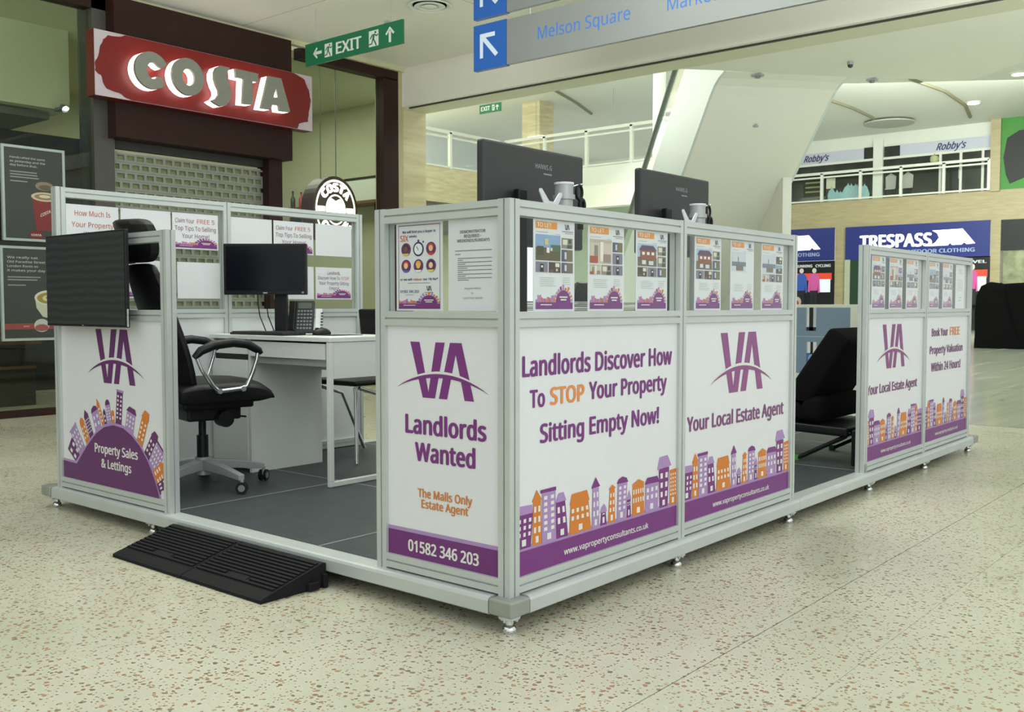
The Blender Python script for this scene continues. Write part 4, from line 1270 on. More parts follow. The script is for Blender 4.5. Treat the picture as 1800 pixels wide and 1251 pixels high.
# shop interior
INT = mat('shop_cream_wall', '#cbcaae', .7, var=.02)
struct(MB().box(-6, 7.4, 11.5, 11.6, 0, ZC, INT).build('wall_back'))
struct(MB().box(-6, 7.5, YC + .3, 11.5, ZC, ZC + .1, INT).build('ceiling'))
struct(MB().box(7.4, 7.5, 8.32, 11.5, 0, ZC, INT).build('wall_right'))
struct(MB().box(-6, 2.85, 8.45, 8.6, 3.02, ZC, INT).box(2.75, 2.85, 8.6, 11.4, 3.02, ZC, INT).build('wall_left'))
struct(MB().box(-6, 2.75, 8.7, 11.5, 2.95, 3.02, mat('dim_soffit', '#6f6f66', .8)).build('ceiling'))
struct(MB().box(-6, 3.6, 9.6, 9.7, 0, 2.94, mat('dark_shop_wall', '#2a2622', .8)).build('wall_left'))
t = thing('shop_counter', 'dark timber counter deep inside the unlit left shop window', 'counter', (.9, 8.2, 0))
box('counter_body', -1.5, 2.2, 7.95, 8.5, 0, .55, mat('dark_timber', '#2e211a', .5), t)
box('counter_top', -1.6, 2.25, 7.9, 8.55, .60, .66, mat('brown_timber', '#6d4a2c', .5), t)
box('shelf', -1.5, 2.2, 7.92, 8.5, .36, .39, mat('brown_timber', '#6d4a2c', .5), t)
t = thing('wall_shelf', 'long brown shelf on the side wall inside the right shop window', 'shelf', (7.25, 9.4, 2.4))
box('shelf_board', 7.05, 7.399, 8.3, 10.6, 2.40, 2.44, mat('brown_timber', '#6d4a2c', .5), t)
for yy in (8.5, 10.4): box('bracket', 7.2, 7.399, yy, yy + .03, 2.25, 2.40, BLACK2, t)
t = thing('wall_cabinet', 'white cabinet standing on the shelf inside the right shop window', 'cabinet', (7.2, 8.6, 2.44))
box('cabinet_body', 7.08, 7.38, 8.36, 9.0, 2.44, 2.74, WHITEP, t, bevel=.004); box('cabinet_top', 7.07, 7.39, 8.34, 9.02, 2.74, 2.77, BROWN, t)
for k, (yy, col, h) in enumerate(((10.15, '#b5352c', .22), (9.95, '#e3e6e0', .26), (10.35, '#3a302b', .25), (9.2, '#d9ddd6', .28))):
    t = thing('bottle', ['red bottle', 'white bottle', 'dark brown bottle', 'pale bottle next to the cabinet'][k] + ' on the shelf inside the right shop window', 'bottle', (7.2, yy, 2.44), 'bottles on the shop shelf')
    MB().lathe((7.2, yy, 2.44), [(.035, 0), (.037, .01), (.037, h * .6), (.014, h * .78), (.014, h)], mat('bottle_' + col[1:], col, .3), 12).build('body', t, smooth=True)
    MB().cyl((7.2, yy, 2.44 + h), (7.2, yy, 2.46 + h), .016, BLACK2, n=10).build('cap', t)
# small spot light inside the left window
t = thing('spot_lamp', 'small bright spot lamp in the left shop window', 'lamp', (2.77, 8.3, 3.0))
MB().box(2.69, 2.75, 8.35, 8.47, 3.0, 3.03, GREY_D).cyl((2.73, 8.36, 3.03), (2.73, 8.30, 3.0), .035, GREY_D, n=14).build('housing', t, smooth=True)
MB().lathe((2.725, 8.27, 2.985), [(.004, 0), (.022, .012), (.024, .026), (.01, .04)], mat('lamp_glow', '#ffffff', .5, emit=25, var=0), 12).build('bulb', t)
# roller shutter with pierced slats
sh = thing('roller_shutter', 'closed grey roller shutter with rows of small windows, under the red sign', 'shutter', (3.38, YC + .05, 0))
SHM = mat('shutter_steel', '#8f9288', .45, .3, var=.05)
y_ = YC + .05
random.seed(3)
pitch = .0865
k = 0; z = .0
slat_mesh = {}
while z < 2.37:
    par = k % 2
    key = (par, 2.30 < z < 2.40)
    if key not in slat_mesh:
        mb = MB()
        x0, x1 = 2.535, 4.235
        mb.box(x0, x1, y_, y_ + .012, 0, .020, SHM); mb.box(x0, x1, y_, y_ + .012, .066, .0845, SHM)
        mb.box(x0, x1, y_ + .001, y_ + .006, -.002, 0, BLACK2)
        xx = x0 + (.03 if par else -.02)
        while xx < x1:
            a, b = max(x0, xx), min(x1, xx + .028)
            if b > a: mb.box(a, b, y_, y_ + .012, .020, .066, SHM)
            xx += .1
        mb.box(x0, x1, y_ + .008, y_ + .010, .019, .067, glass_mat('slat_window', (.85, .88, .8)))
        o = mb.build('shutter_slat', sh)
        slat_mesh[key] = o
        o.location = (0, 0, z)
    else:
        o = slat_mesh[key].copy(); COL.objects.link(o); o.location = (0, 0, z)
    z += pitch; k += 1
box('gap_shade_block', 2.56, 4.235, y_ - .01, y_ + .06, 2.455, 2.62, mat('gap_shade_dark', '#2d2c28', .6), sh)  # dark block stands in for the shade in the gap above the slats
box('guide_channel', 2.53, 2.56, y_ - .02, y_ + .03, 0, 2.6, GREY_D, sh)
struct(MB().box(2.53, 4.24, YC + .085, YC + .10, 0, 2.44, mat('shop_dim_back', '#b9b8a0', .8, var=.12, scale=4)).build('wall_back'))  # added backing sheet, its tone stands in for the dim shop interior

# red shop sign with halo-lit letters
SGN = thing('shop_sign', 'red sign board with large halo lit grey letters over the roller shutter', 'sign', (3.4, 6.7, 2.85))
def ragged(x0, x1, z0, z1):
    random.seed(11)
    h = z1 - z0
    key = [(x0 + .34, z0 + .003), (x1 - .20, z0 + .003), (x1 - .185, z0 + .055), (x1 - .13, z0 + .075), (x1 - .06, z0 + .095), (x1 - .05, z0 + .20), (x1 - .02, z0 + .33), (x1 - .045, z0 + .43), (x1 - .10, z0 + .53), (x1 - .19, z1 - .02), (x1 - .24, z1 - .003),
           (x0 + .30, z1 - .003), (x0 + .25, z1 - .025), (x0 + .13, z1 - .035), (x0 + .085, z1 - .08), (x0 + .05, z1 - .17), (x0 + .02, z1 - .27), (x0 + .004, z1 - .29), (x0 + .004, z1 - .365), (x0 + .06, z1 - .40), (x0 + .075, z1 - .46), (x0 + .11, z1 - .51), (x0 + .22, z1 - .53), (x0 + .28, z0 + .02)]
    pts = []
    for a, b in zip(key, key[1:] + key[:1]):
        L_ = math.hypot(b[0] - a[0], b[1] - a[1])
        pts.append(a)
        if L_ < .4:
            n_ = 3
            for i in range(1, n_):
                pts.append((min(x1 - .004, max(x0 + .004, a[0] + (b[0] - a[0]) * i / n_ + random.uniform(-.006, .006))), min(z1 - .003, max(z0 + .003, a[1] + (b[1] - a[1]) * i / n_ + random.uniform(-.006, .006)))))
    return pts
REDM = mat('red_sign_face', '#6e100d', .35, var=.03, scale=4)
PALE = mat('pale_sign_edge', '#b9aeb4', .4, var=.02)
sx0, sx1, sz0, sz1 = 2.20, 4.62, 2.845, 3.425
MB().box(sx0, sx1, 6.66, 6.80, sz0, sz1, mat('dark_red_side', '#5e1512', .4)).build('board', SGN)
MB().box(sx0 + .003, sx1, 6.655, 6.662, sz0, sz1, PALE).build('edge_panel', SGN)
MB().prism(ragged(sx0, sx1, sz0, sz1), (0, 6.654, 0), (1, 0, 0), (0, 0, 1), (0, -1, 0), .004, REDM).build('red_face', SGN)
def ring(cx, cz, rx, rz, n=26, a0=0, a1=2 * PI):
    return [(cx + rx * math.cos(a0 + (a1 - a0) * i / n), cz + rz * math.sin(a0 + (a1 - a0) * i / n)) for i in range(n)]
def letters_costa():
    L = {}
    cx, cz = 2.675, 3.12
    # C: disc with a hook-shaped bite on the right
    out = [(cx + .168 * math.cos(a), cz + .168 * math.sin(a)) for a in [math.radians(d_) for d_ in range(28, 322, 12)]]
    inn = [(cx + .012 + .062 * math.cos(a), cz + .075 * math.sin(a)) for a in [math.radians(d_) for d_ in range(300, 20, -20)]]
    L['C'] = [out + [(cx + .10, cz - .055), (cx + .05, cz - .045)] + inn + [(cx + .10, cz + .035)]]
    L['O'] = [ring(3.045, 3.128, .168, .174), ring(3.05, 3.125, .066, .078)[::-1]]
    S = [(3.505, 3.295), (3.47, 3.24), (3.465, 3.20), (3.49, 3.14), (3.515, 3.06), (3.50, 2.98), (3.455, 2.925), (3.39, 2.905), (3.325, 2.925), (3.29, 2.945), (3.345, 2.975), (3.375, 3.02), (3.37, 3.06), (3.345, 3.10), (3.325, 3.16), (3.325, 3.22), (3.35, 3.27), (3.40, 3.298)]
    L['S'] = [S]
    L['T'] = [[(3.565, 3.30), (3.835, 3.297), (3.828, 3.215), (3.765, 3.215), (3.762, 2.98), (3.645, 2.972), (3.66, 3.215), (3.572, 3.215)]]
    L['A'] = [[(3.955, 3.296), (4.115, 3.30), (4.225, 2.975), (4.09, 2.968), (4.078, 3.02), (4.0, 3.018), (3.985, 2.965), (3.86, 2.960)], [(4.048, 3.20), (4.018, 3.095), (4.068, 3.095)]]
    return L
HALO = mat('white_halo', '#ffffff', .5, emit=2.2, var=0, ecol='#fff6ee')
LET = mat('grey_letter_face', '#86887e', .45, .2, var=.03)
for ch_, loops in letters_costa().items():
    lt = MB().prism(loops, (0, 6.545, 0), (1, 0, 0), (0, 0, 1), (0, -1, 0), .03, LET).build('letter', SGN)
    # light box behind each letter
    lp = [[(p[0], p[1]) for p in l_] for l_ in loops]
    MB().prism(lp, (0.0, 6.640, 0), (1, 0, 0), (0, 0, 1), (0, -1, 0), .09, HALO).build('light_box', lt)
# round hanging sign
RS = thing('hanging_sign', 'round brown illuminated sign hanging on two cables in the right shop window', 'sign', (5.39, 7.25, 1.8))
rc = Vector((5.39, 7.20, 2.10))
mb = MB()
n = 40
mb.prism(ring(0, 0, .335, .39, n), rc + Vector((0, .22, 0)), (1, 0, 0), (0, 0, 1), (0, -1, 0), .22, mat('sign_brown', '#5a3531', .4, var=.05))
mb.build('drum', RS, smooth=False)
GLOW = mat('sign_white_light', '#ffffff', .5, emit=2.6, var=0, ecol='#fdf6ee')
p = Print(rc + Vector((0, -.001, 0)), (1, 0, 0), (0, 0, 1))
def annul(p, rx0, rz0, rx1, rz1, m, l, n=40, a0=0, a1=2 * PI):
    for i in range(n):
        t0, t1 = a0 + (a1 - a0) * i / n, a0 + (a1 - a0) * (i + 1) / n
        p.poly([(rx0 * math.cos(t0), rz0 * math.sin(t0)), (rx1 * math.cos(t0), rz1 * math.sin(t0)), (rx1 * math.cos(t1), rz1 * math.sin(t1)), (rx0 * math.cos(t1), rz0 * math.sin(t1))], None, l, m)
annul(p, .278, .325, .30, .35, GLOW, 1)
for i, c_ in enumerate('COSTA'):
    vs, fs = glyphs(c_, .05)
    mn = min(q[0] for q in vs); mx_ = max(q[0] for q in vs)
    a = PI / 2 + (2 - i) * .40
    kx = .10 / (mx_ - mn); ky = .085 / capheight()
    R_ = (.19, .215)
    v = []
    for q in vs:
        u_ = (q[0] - (mn + mx_) / 2) * kx; w_ = q[1] * ky
        ca, sa = math.cos(a), math.sin(a)
        v.append(p.P(ca * (R_[0] + w_) + sa * u_, sa * (R_[1] + w_ * 1.05) - ca * u_, 2))
    p.mb.add(v, fs, GLOW)
for i, c_ in enumerate('COFFEE'):
    vs, fs = glyphs(c_, .05)
    mn = min(q[0] for q in vs); mx_ = max(q[0] for q in vs)
    a = -PI / 2 + (i - 2.5) * .33
    kx = .085 / (mx_ - mn); ky = .085 / capheight()
    v = []
    for q in vs:
        u_ = (q[0] - (mn + mx_) / 2) * kx; w_ = q[1] * ky
        ca, sa = math.cos(a), math.sin(a)
        v.append(p.P(ca * (.265 - w_) - sa * u_, sa * (.30 - w_) + ca * u_, 2))
    p.mb.add(v, fs, GLOW)
annul(p, .135, .16, .15, .178, GLOW, 1)
p.poly([(-.27, -.03), (-.16, -.03), (-.16, .03), (-.27, .03)], None, 1, GLOW); p.poly([(.16, -.03), (.27, -.03), (.27, .03), (.16, .03)], None, 1, GLOW)
p.poly([(-.13, -.12), (.13, -.12), (.14, .02), (.12, .10), (.06, .13), (0, .10), (-.06, .13), (-.12, .10), (-.14, .02)], None, 1, GLOW)
p.build('lit_face', RS)
for dx in (-.13, .10):
    MB().cyl((rc.x + dx, rc.y + .11, rc.z + .36), (rc.x + dx, rc.y + .11, ZC - .02), .006, GREY_D, n=8).build('cable', RS)
    MB().cyl((rc.x + dx, rc.y + .11, ZC - .04), (rc.x + dx, rc.y + .11, ZC), .03, GREY_D, n=12).build('ceiling_plate', RS)

# window posters on the left
def win_poster(x0, x1, z0, z1, label, draw):
    t = thing('window_poster', label, 'poster', ((x0 + x1) / 2, YC, z0), 'framed posters in the left shop window')
    yy = YC - .012
    box('board', x0, x1, yy, yy + .02, z0, z1, mat('poster_dark', '#343a35', .3, var=.08, scale=3), t)
    mb = MB(); fw = .022
    for a in ((x0 - fw, x0, z0 - fw, z1 + fw), (x1, x1 + fw, z0 - fw, z1 + fw), (x0, x1, z0 - fw, z0), (x0, x1, z1, z1 + fw)):
        mb.box(a[0], a[1], yy - .008, yy + .022, a[2], a[3], mat('poster_frame', '#a9b5b0', .4, .3))
    mb.build('frame', t)
    p = Print((x0, yy - .0005, z0), (1, 0, 0), (0, 0, 1))
    draw(p, x1 - x0, z1 - z0)
    p.build('print', t)
def d_cup(p, w_, h):
    for i, tx in enumerate(('Handcrafted the same', 'as yesterday and the', 'day before that.')):
        p.text(tx, .10 * w_, (.70 - .14 * (i == 2)) * w_, (.885 - .042 * i) * h, .022 * h, '#b9bdb6', 1, .004)
    random.seed(9)
    lines(p, .1 * w_, .6 * w_, .745 * h, 3, .03 * h, .012 * h, '#8d918a'); lines(p, .1 * w_, .45 * w_, .64 * h, 1, .03 * h, .012 * h, '#8d918a')
    cx = .68 * w_
    p.poly([(cx - .16 * w_, .10 * h), (cx + .16 * w_, .10 * h), (cx + .22 * w_, .47 * h), (cx - .22 * w_, .47 * h)], '#7d2a2a', 1)
    p.disc(cx, .48 * h, .235 * w_, .052 * h, '#c4bba0', 2); p.disc(cx, .48 * h, .18 * w_, .034 * h, '#8b7a58', 3); p.disc(cx, .485 * h, .10 * w_, .018 * h, '#cfc6ac', 4)
    p.disc(cx, .60 * h, .16 * w_, .05 * h, '#86795f', 1); p.disc(cx + .02 * w_, .585 * h, .12 * w_, .03 * h, '#5e5442', 2)
    p.text('COSTA', .60 * w_, .78 * w_, .25 * h, .035 * h, '#cfc0bd', 3, .02, slope=.5)
    p.disc(.52 * w_, .045 * h, .12 * w_, .055 * h, '#6e1f1f', 2); p.text('COSTA', .43 * w_, .61 * w_, .035 * h, .022 * h, '#d6cdc8', 3, .02)
def d_latte(p, w_, h):
    for i, tx in enumerate(('We really sat', 'Old Paradise Street', 'London Roots so', 'it makes your day')):
        p.text(tx, .07 * w_, (.56 + .12 * (i % 2)) * w_, (.89 - .048 * i) * h, .025 * h, '#b9bdb6', 1, .004)
    lines(p, .07 * w_, .6 * w_, .69 * h, 2, .03 * h, .012 * h, '#8d918a'); lines(p, .07 * w_, .42 * w_, .60 * h, 1, .03 * h, .012 * h, '#8d918a')
    p.poly([(.50 * w_, .45 * h), (.95 * w_, .45 * h), (.93 * w_, .30 * h), (.80 * w_, .21 * h), (.62 * w_, .24 * h), (.52 * w_, .34 * h)], '#b9bba8', 1)
    p.disc(.73 * w_, .455 * h, .24 * w_, .085 * h, '#c9cbb8', 2); p.disc(.73 * w_, .45 * h, .20 * w_, .065 * h, '#96863f', 3); p.disc(.72 * w_, .45 * h, .10 * w_, .035 * h, '#cfc79a', 4); p.disc(.72 * w_, .455 * h, .05 * w_, .015 * h, '#96863f', 5)
    p.rect(0, w_, .10 * h, .165 * h, '#8a3f3a', 1)
    p.disc(.60 * w_, .14 * h, .125 * w_, .075 * h, '#b3b8b0', 2); p.disc(.60 * w_, .115 * h, .11 * w_, .04 * h, '#93514b', 3)
    p.rect(.30 * w_, .40 * w_, .125 * h, .14 * h, '#b3817c', 2)
win_poster(1.53, 2.035, 1.56, 2.34, 'framed poster of a red takeaway cup in the left shop window', d_cup)
win_poster(1.50, 2.035, .69, 1.47, 'framed poster of a white latte cup in the left shop window, below the other', d_latte)

# ------------------------------------------------------------------ hanging signs
EX = thing('exit_sign', 'long green EXIT sign with running figures hanging from the hall ceiling', 'sign', (4.0, 5.29, 3.3))
GRN = mat('exit_green', '#0f6b46', .4, var=.02)
ey0, ey1, ez0, ez1 = 4.608, 5.978, 3.312, 3.524
box('board', 4.0, 4.02, ey0, ey1, ez0, ez1, GRN, EX)
p = Print((3.9995, ey1, ez0), (0, -1, 0), (0, 0, 1))
We, He = ey1 - ey0, ez1 - ez0
WS = '#d3dbd4'
def arrow(p, cx, cy, r, ang, col, l=1, th=.22):
    c, s_ = math.cos(ang), math.sin(ang)
    T = lambda L: [(cx + (a * c - b * s_) * r, cy + (a * s_ + b * c) * r) for a, b in L]
    p.poly(T([(-1, -th), (.55, -th), (.55, th), (-1, th)]), col, l)
    p.poly(T([(1, 0), (.15, .85), (-.05, .62), (.55, 0)]), col, l); p.poly(T([(1, 0), (.15, -.85), (-.05, -.62), (.55, 0)]), col, l)
def runner(p, x0, x1, y0, y1):
    w_, h = x1 - x0, y1 - y0
    p.rect(x0, x1, y0, y1, WS, 1)
    G = '#0f6b46'
    q = lambda L: [(x0 + a * w_, y0 + b * h) for a, b in L]
    p.disc(x0 + .68 * w_, y0 + .86 * h, .1 * w_, .08 * h, G, 2, 12)
    p.poly(q([(.42, .78), (.62, .76), (.55, .42), (.36, .45)]), G, 2)
    p.poly(q([(.42, .78), (.3, .75), (.1, .52), (.2, .48), (.36, .64)]), G, 2)
    p.poly(q([(.55, .72), (.78, .58), (.98, .66), (.95, .74), (.78, .68), (.6, .78)]), G, 2)
    p.poly(q([(.42, .48), (.55, .45), (.72, .25), (.82, .02), (.7, .02), (.6, .2)]), G, 2)
    p.poly(q([(.36, .47), (.48, .42), (.32, .14), (.02, .12), (.02, .2), (.26, .22)]), G, 2)
def epart(name):
    p.build(name, EX); p.mb = MB()
arrow(p, .135 * We, .5 * He, .065, PI, WS); epart('arrow')
runner(p, .215 * We, .295 * We, .2 * He, .8 * He); epart('pictogram')
runner(p, .675 * We, .77 * We, .16 * He, .84 * He); epart('pictogram')
arrow(p, .88 * We, .5 * He, .07, PI / 2, WS); epart('arrow')
p.text('EXIT', .335 * We, .60 * We, .24 * He, .105, WS, 1, .015)
p.build('lettering', EX)
for yy in (ey0 + .15, ey1 - .15):
    MB().cyl((4.01, yy, ez1), (4.01, yy, ZC), .003, GREYM, n=6).build('hanger', EX)
MB().box(3.99, 4.03, 4.80, 4.84, ez1, ez1 + .02, GREYM).build('clip', EX)

def way_sign(y_left, y_right, z0, z1, label, words, arrow_=True):
    t = thing('wayfinding_sign', label, 'sign', (4.0, (y_left + y_right) / 2, z0), 'hanging grey direction signs')
    aw = .355
    box('arrow_panel', 3.985, 4.03, y_left - aw, y_left, z0 - .005, z1 + .005, mat('sign_blue', '#1c57a8', .4, var=.02), t)
    box('text_panel', 3.99, 4.025, y_right, y_left - aw - .002, z0, z1, mat('sign_grey', '#8b8f8f', .45, .4, var=.02, scale=3), t)
    p = Print((3.9845, y_left, z0), (0, -1, 0), (0, 0, 1))
    Hh = z1 - z0
    b0, b1 = .07, .25
    th = .035
    p.rect(b0, b0 + th, .25 * Hh, .80 * Hh, '#c9d6e3', 1); p.rect(b0 + th, b1 - .015, .80 * Hh - th, .80 * Hh, '#c9d6e3', 1)
    p.poly([(b0 + .02, .80 * Hh - .045), (b0 + .05, .80 * Hh - .02), (b1 + .02, .30 * Hh), (b1 - .012, .24 * Hh)], '#c9d6e3', 1.5)
    p.build('arrow', t)
    for tx, a, b, zz, cap in words:
        p = Print((3.9895, y_left, z0), (0, -1, 0), (0, 0, 1))
        p.text(tx, a, b, zz, cap, '#2f6fc8', 1, .0)
        p.build('lettering', t)
    for yy in (y_left - .59, y_left - 1.6, y_right + .6):
        MB().cyl((4.008, yy, z1), (4.008, yy, z1 + .05), .008, GREYM, n=8).build('hanger', t)
    return t
way_sign(3.742, -.9, 2.932, 3.292, 'grey hanging sign reading Melson Square, lower of the two', [('Melson Square', .68, 1.545, .145, .095), ('Market Hall', 1.86, 2.50, .145, .095), ('|', 2.86, 2.885, .10, .14)])
way_sign(3.742, -.9, 3.352, 3.712, 'grey hanging sign with blue arrow square, upper of the two, cut by the frame', [('No 1 Market Place', .50, 1.55, .145, .095)])
# ceiling diffuser
t = thing('ceiling_vent', 'round white air diffuser in the hall ceiling beside the arrow signs', 'vent', (4.64, 4.89, ZC))
MB().lathe((4.64, 4.90, ZC), [(.20, -.004), (.215, -.012), (.20, -.02), (.165, -.004)], WHITEP, 28).build('outer_ring', t, smooth=True)
MB().lathe((4.64, 4.90, ZC), [(.13, -.004), (.15, -.018), (.12, -.024), (.09, -.006)], WHITEP, 28).build('inner_ring', t, smooth=True)
MB().lathe((4.64, 4.90, ZC), [(.02, -.004), (.075, -.02), (.06, -.028), (.01, -.03)], WHITEP, 24).build('centre_plate', t, smooth=True)
t = thing('sprinkler', 'small sprinkler head in the hall ceiling above the green sign', 'sprinkler', (3.6, 4.5, ZC))
MB().cyl((3.75, 4.75, ZC - .05), (3.75, 4.75, ZC), .015, GREYM, n=10).build('stem', t); MB().cyl((3.75, 4.75, ZC - .06), (3.75, 4.75, ZC - .05), .03, GREYM, n=12).build('deflector', t)

# ------------------------------------------------------------------ escalator and its soffit
ED = Vector((.656, .755, 0)).normalized(); EN = Vector((ED.y, -ED.x, 0))     # run direction and right-hand side
O = Vector((7.05, 3.0, 3.38)); EW = 1.34
prof = [(-.9, 0), (.05, 0), (.2, -.03), (.33, -.08), (.45, -.16), (4.45, -.16 - 4.0 * .80)]
SOF = mat('soffit_paint', '#e9eae0', .6, var=.012, scale=2)
# flat soffit under the landing
mb = MB()
A = Vector((6.655, 3.40, 0)); 
sp = [(6.655, -9.0), (8.9, -9.0), (8.55, .55), (9.13, 1.235), (8.105, 2.176), (7.05, 3.0), (6.66, 3.36)]
mb.prism(sp, (0, 0, 3.378), (1, 0, 0), (0, 1, 0), (0, 0, 1), .6, SOF)
struct(mb.build('ceiling'))
ES = thing('escalator', 'white escalator with sloping underside and dark handrail beyond the hall beam', 'escalator', (8.6, 4.6, 0))
def esc_strip(n0, n1, pf, m, name, flip=False):
    v = []; f = []
    for s_, dz in pf:
        for nn in (n0, n1):
            v.append(O + ED * s_ + EN * nn + Vector((0, 0, dz)))
    for i in range(len(pf) - 1):
        f.append((i * 2, i * 2 + 2, i * 2 + 3, i * 2 + 1))
    return MB().add(v, f, m)
# solid truss: underside, sides, top
def truss(n0, n1, h0, name, m, cut=None):
    mb = MB()
    lower = [(s_, dz) for s_, dz in prof if s_ >= 0.05]
    upper = [(s_, dz + h0) for s_, dz in lower]
    loop = lower + upper[::-1]
    mb.prism(loop, O + EN * n0, (ED.x, ED.y, 0), (0, 0, 1), (EN.x, EN.y, 0), n1 - n0, m)
    return mb.build(name, ES)
truss(.0, EW, .9, 'truss_casing', SOF)
CLAD = mat('white_cladding', '#cfdad6', .35, var=.01)
truss(-.03, .0, 1.13, 'side_cladding', CLAD)
truss(EW, EW + .03, 1.13, 'side_cladding', CLAD)
for n0 in (-.02, EW + .01):
    g = [(.2, 1.1), (4.45, -2.3), (4.45, -1.85), (.2, 1.55)]
    lo = [(s_, dz + 1.13) for s_, dz in prof[1:]]
    up_ = [(s_, dz + 1.50) for s_, dz in prof[1:]]
    MB().prism(lo + up_[::-1], O + EN * n0, (ED.x, ED.y, 0), (0, 0, 1), (EN.x, EN.y, 0), .01, GLASS).build('glass_panel', ES)
    pts = [O + ED * s_ + EN * (n0 + .005) + Vector((0, 0, dz + 1.52)) for s_, dz in prof[1:]]
    MB().tube(pts, .036, mat('handrail_rubber', '#68736d', .5), 10).build('handrail', ES, smooth=True)
struct(MB().prism([(1.35, -3.38), (4.3, -3.38), (4.3, -3.2), (1.35, -.885)], O + EN * (EW - .12), (ED.x, ED.y, 0), (0, 0, 1), (EN.x, EN.y, 0), .11, SOF).build('wall_right'))
for x, yy in ((7.384, 2.839), (8.35, 2.0)):
    t = thing('emergency_light', 'small square fitting on the soffit, ' + ('above the farther monitor' if x < 8 else 'right of the escalator'), 'light', (x, yy, 3.33), 'small fittings under the landing soffit')
    box('housing', x - .05, x + .05, yy - .05, yy + .05, 3.352, 3.378, GREYM, t, bevel=.004)
    MB().cyl((x, yy, 3.335), (x, yy, 3.352), .025, GREY_D, n=12).build('lens', t)
t = thing('security_camera', 'small hanging camera under the soffit near the beam', 'camera', (7.48, 1.90, 3.33))
MB().cyl((7.48, 1.9, 3.345), (7.48, 1.9, 3.378), .03, GREYM, n=12).build('mount', t); MB().lathe((7.48, 1.9, 3.315), [(.008, 0), (.022, .008), (.026, .03)], BLACK2, 12).build('dome', t)
sp_ = O + ED * .75 + EN * .62 + Vector((0, 0, -.41))
t = thing('sprinkler', 'sprinkler head on the sloping escalator underside', 'sprinkler', tuple(sp_))
MB().cyl(sp_, sp_ + Vector((0, 0, .06)), .015, GREYM, n=10).build('stem', t); MB().cyl(sp_ - Vector((0, 0, .012)), sp_, .03, GREYM, n=12).build('deflector', t)

# white round column in the atrium
struct(MB().cyl((17.5, 10.22, 0), (17.5, 10.22, 8.2), .145, WHITEP, n=24).build('trim_12', smooth=True))

# ------------------------------------------------------------------ atrium: slabs, balconies, ceiling
struct(MB().box(6.66, 48, -20, 30, 8.25, 8.4, WHITEP).build('ceiling', loc=(25, 5, 8.25)))
UPF = 5.45
# left balcony (edge along x at y=20.5) and far-left balcony (edge along y at x=24)
struct(MB().box(2, 24.0, 20.5, 30, 4.33, UPF, STONE).build('floor'))
struct(MB().box(24.0, 30.0, 13.4, 30, 4.85, UPF, WHITEP).build('floor'))
struct(MB().box(24.0, 24.1, 13.4, 30, 4.15, 4.85, CREAMW).build('wall_far'))
struct(MB().box(26.5, 26.6, 11.5, 20.4, 0, 4.4, mat('pale_green_wall', '#c3d3bd', .6)).build('wall_far'))
struct(MB().box(2, 26, 22.5, 22.6, 0, 4.33, CREAM).build('wall_left'))
struct(MB().box(2, 24, 20.6, 20.7, 3.3, 4.3, mat('shop_band_dark', '#6a675c', .6)).build('trim_13'))
struct(MB().box(2, 39, 27.5, 27.6, UPF, 8.25, mat('pale_blue_wall', '#cfd6d6', .6)).build('wall_left'))
struct(MB().box(38.9, 39.0, 17.2, 27.5, UPF, 8.25, CREAMW).build('wall_far'))
struct(MB().box(25.5, 26.3, 20.05, 20.85, UPF, 8.25, STONE).build('trim_14'))
def railing(label, p0, p1, n_, zb, h, thick=.05):
    p0, p1 = Vector((*p0, zb)), Vector((*p1, zb))
    t = thing('balcony_railing', label, 'railing', tuple((p0 + p1) / 2))
    d_ = (p1 - p0).normalized(); s_ = d_.cross(Vector((0, 0, 1)))
    L_ = (p1 - p0).length
    def bar(a, b, r_, name, m=WHITEP):
        c = (a + b) / 2; e = (b - a)
        return MB().obox(c, e.normalized(), s_, e.normalized().cross(s_), e.length / 2, r_, r_, m).build(name, t)
    U = Vector((0, 0, 1))
    bar(p0 + U * h, p1 + U * h, thick, 'top_rail'); bar(p0 + U * (h - .17), p1 + U * (h - .17), thick * .6, 'second_rail'); bar(p0 + U * .05, p1 + U * .05, thick * .6, 'bottom_rail')
    for k in range(n_ + 1):
        q = p0.lerp(p1, k / n_)
        bar(q, q + U * h, thick, 'post')
        if k < n_:
            a, b = p0.lerp(p1, k / n_), p0.lerp(p1, (k + 1) / n_)
            MB().obox((a + b) / 2 + U * (.08 + (h - .28) / 2), d_, s_, U, L_ / n_ / 2 - .06, .008, (h - .28) / 2, GLASS).build('glass_panel', t)
    return t
railing('white railing along the left balcony, seen past the stone pilaster', (14, 20.56), (23.9, 20.56), 4, UPF, 1.18)
railing('white glazed railing of the far left balcony behind the nearer monitor', (24.05, 20.4), (24.05, 13.5), 4, UPF, 1.18)
t = thing('exit_sign', 'small green EXIT sign high in the atrium, over the nearer tall monitor', 'sign', (20, 17.57, 6.75))
box('board', 20.0, 20.04, 17.16, 17.99, 6.70, 6.95, GRN, t)
p = Print((19.999, 17.99, 6.70), (0, -1, 0), (0, 0, 1)); p.text('EXIT', .06, .42, .07, .12, WS, 1, .015); runner(p, .5, .6, .04, .21); arrow(p, .70, .125, .08, PI / 2, WS); p.build('lettering', t)
MB().cyl((20.02, 17.5, 6.95), (20.02, 17.5, 8.25), .01, GREYM, n=6).build('hanger', t)

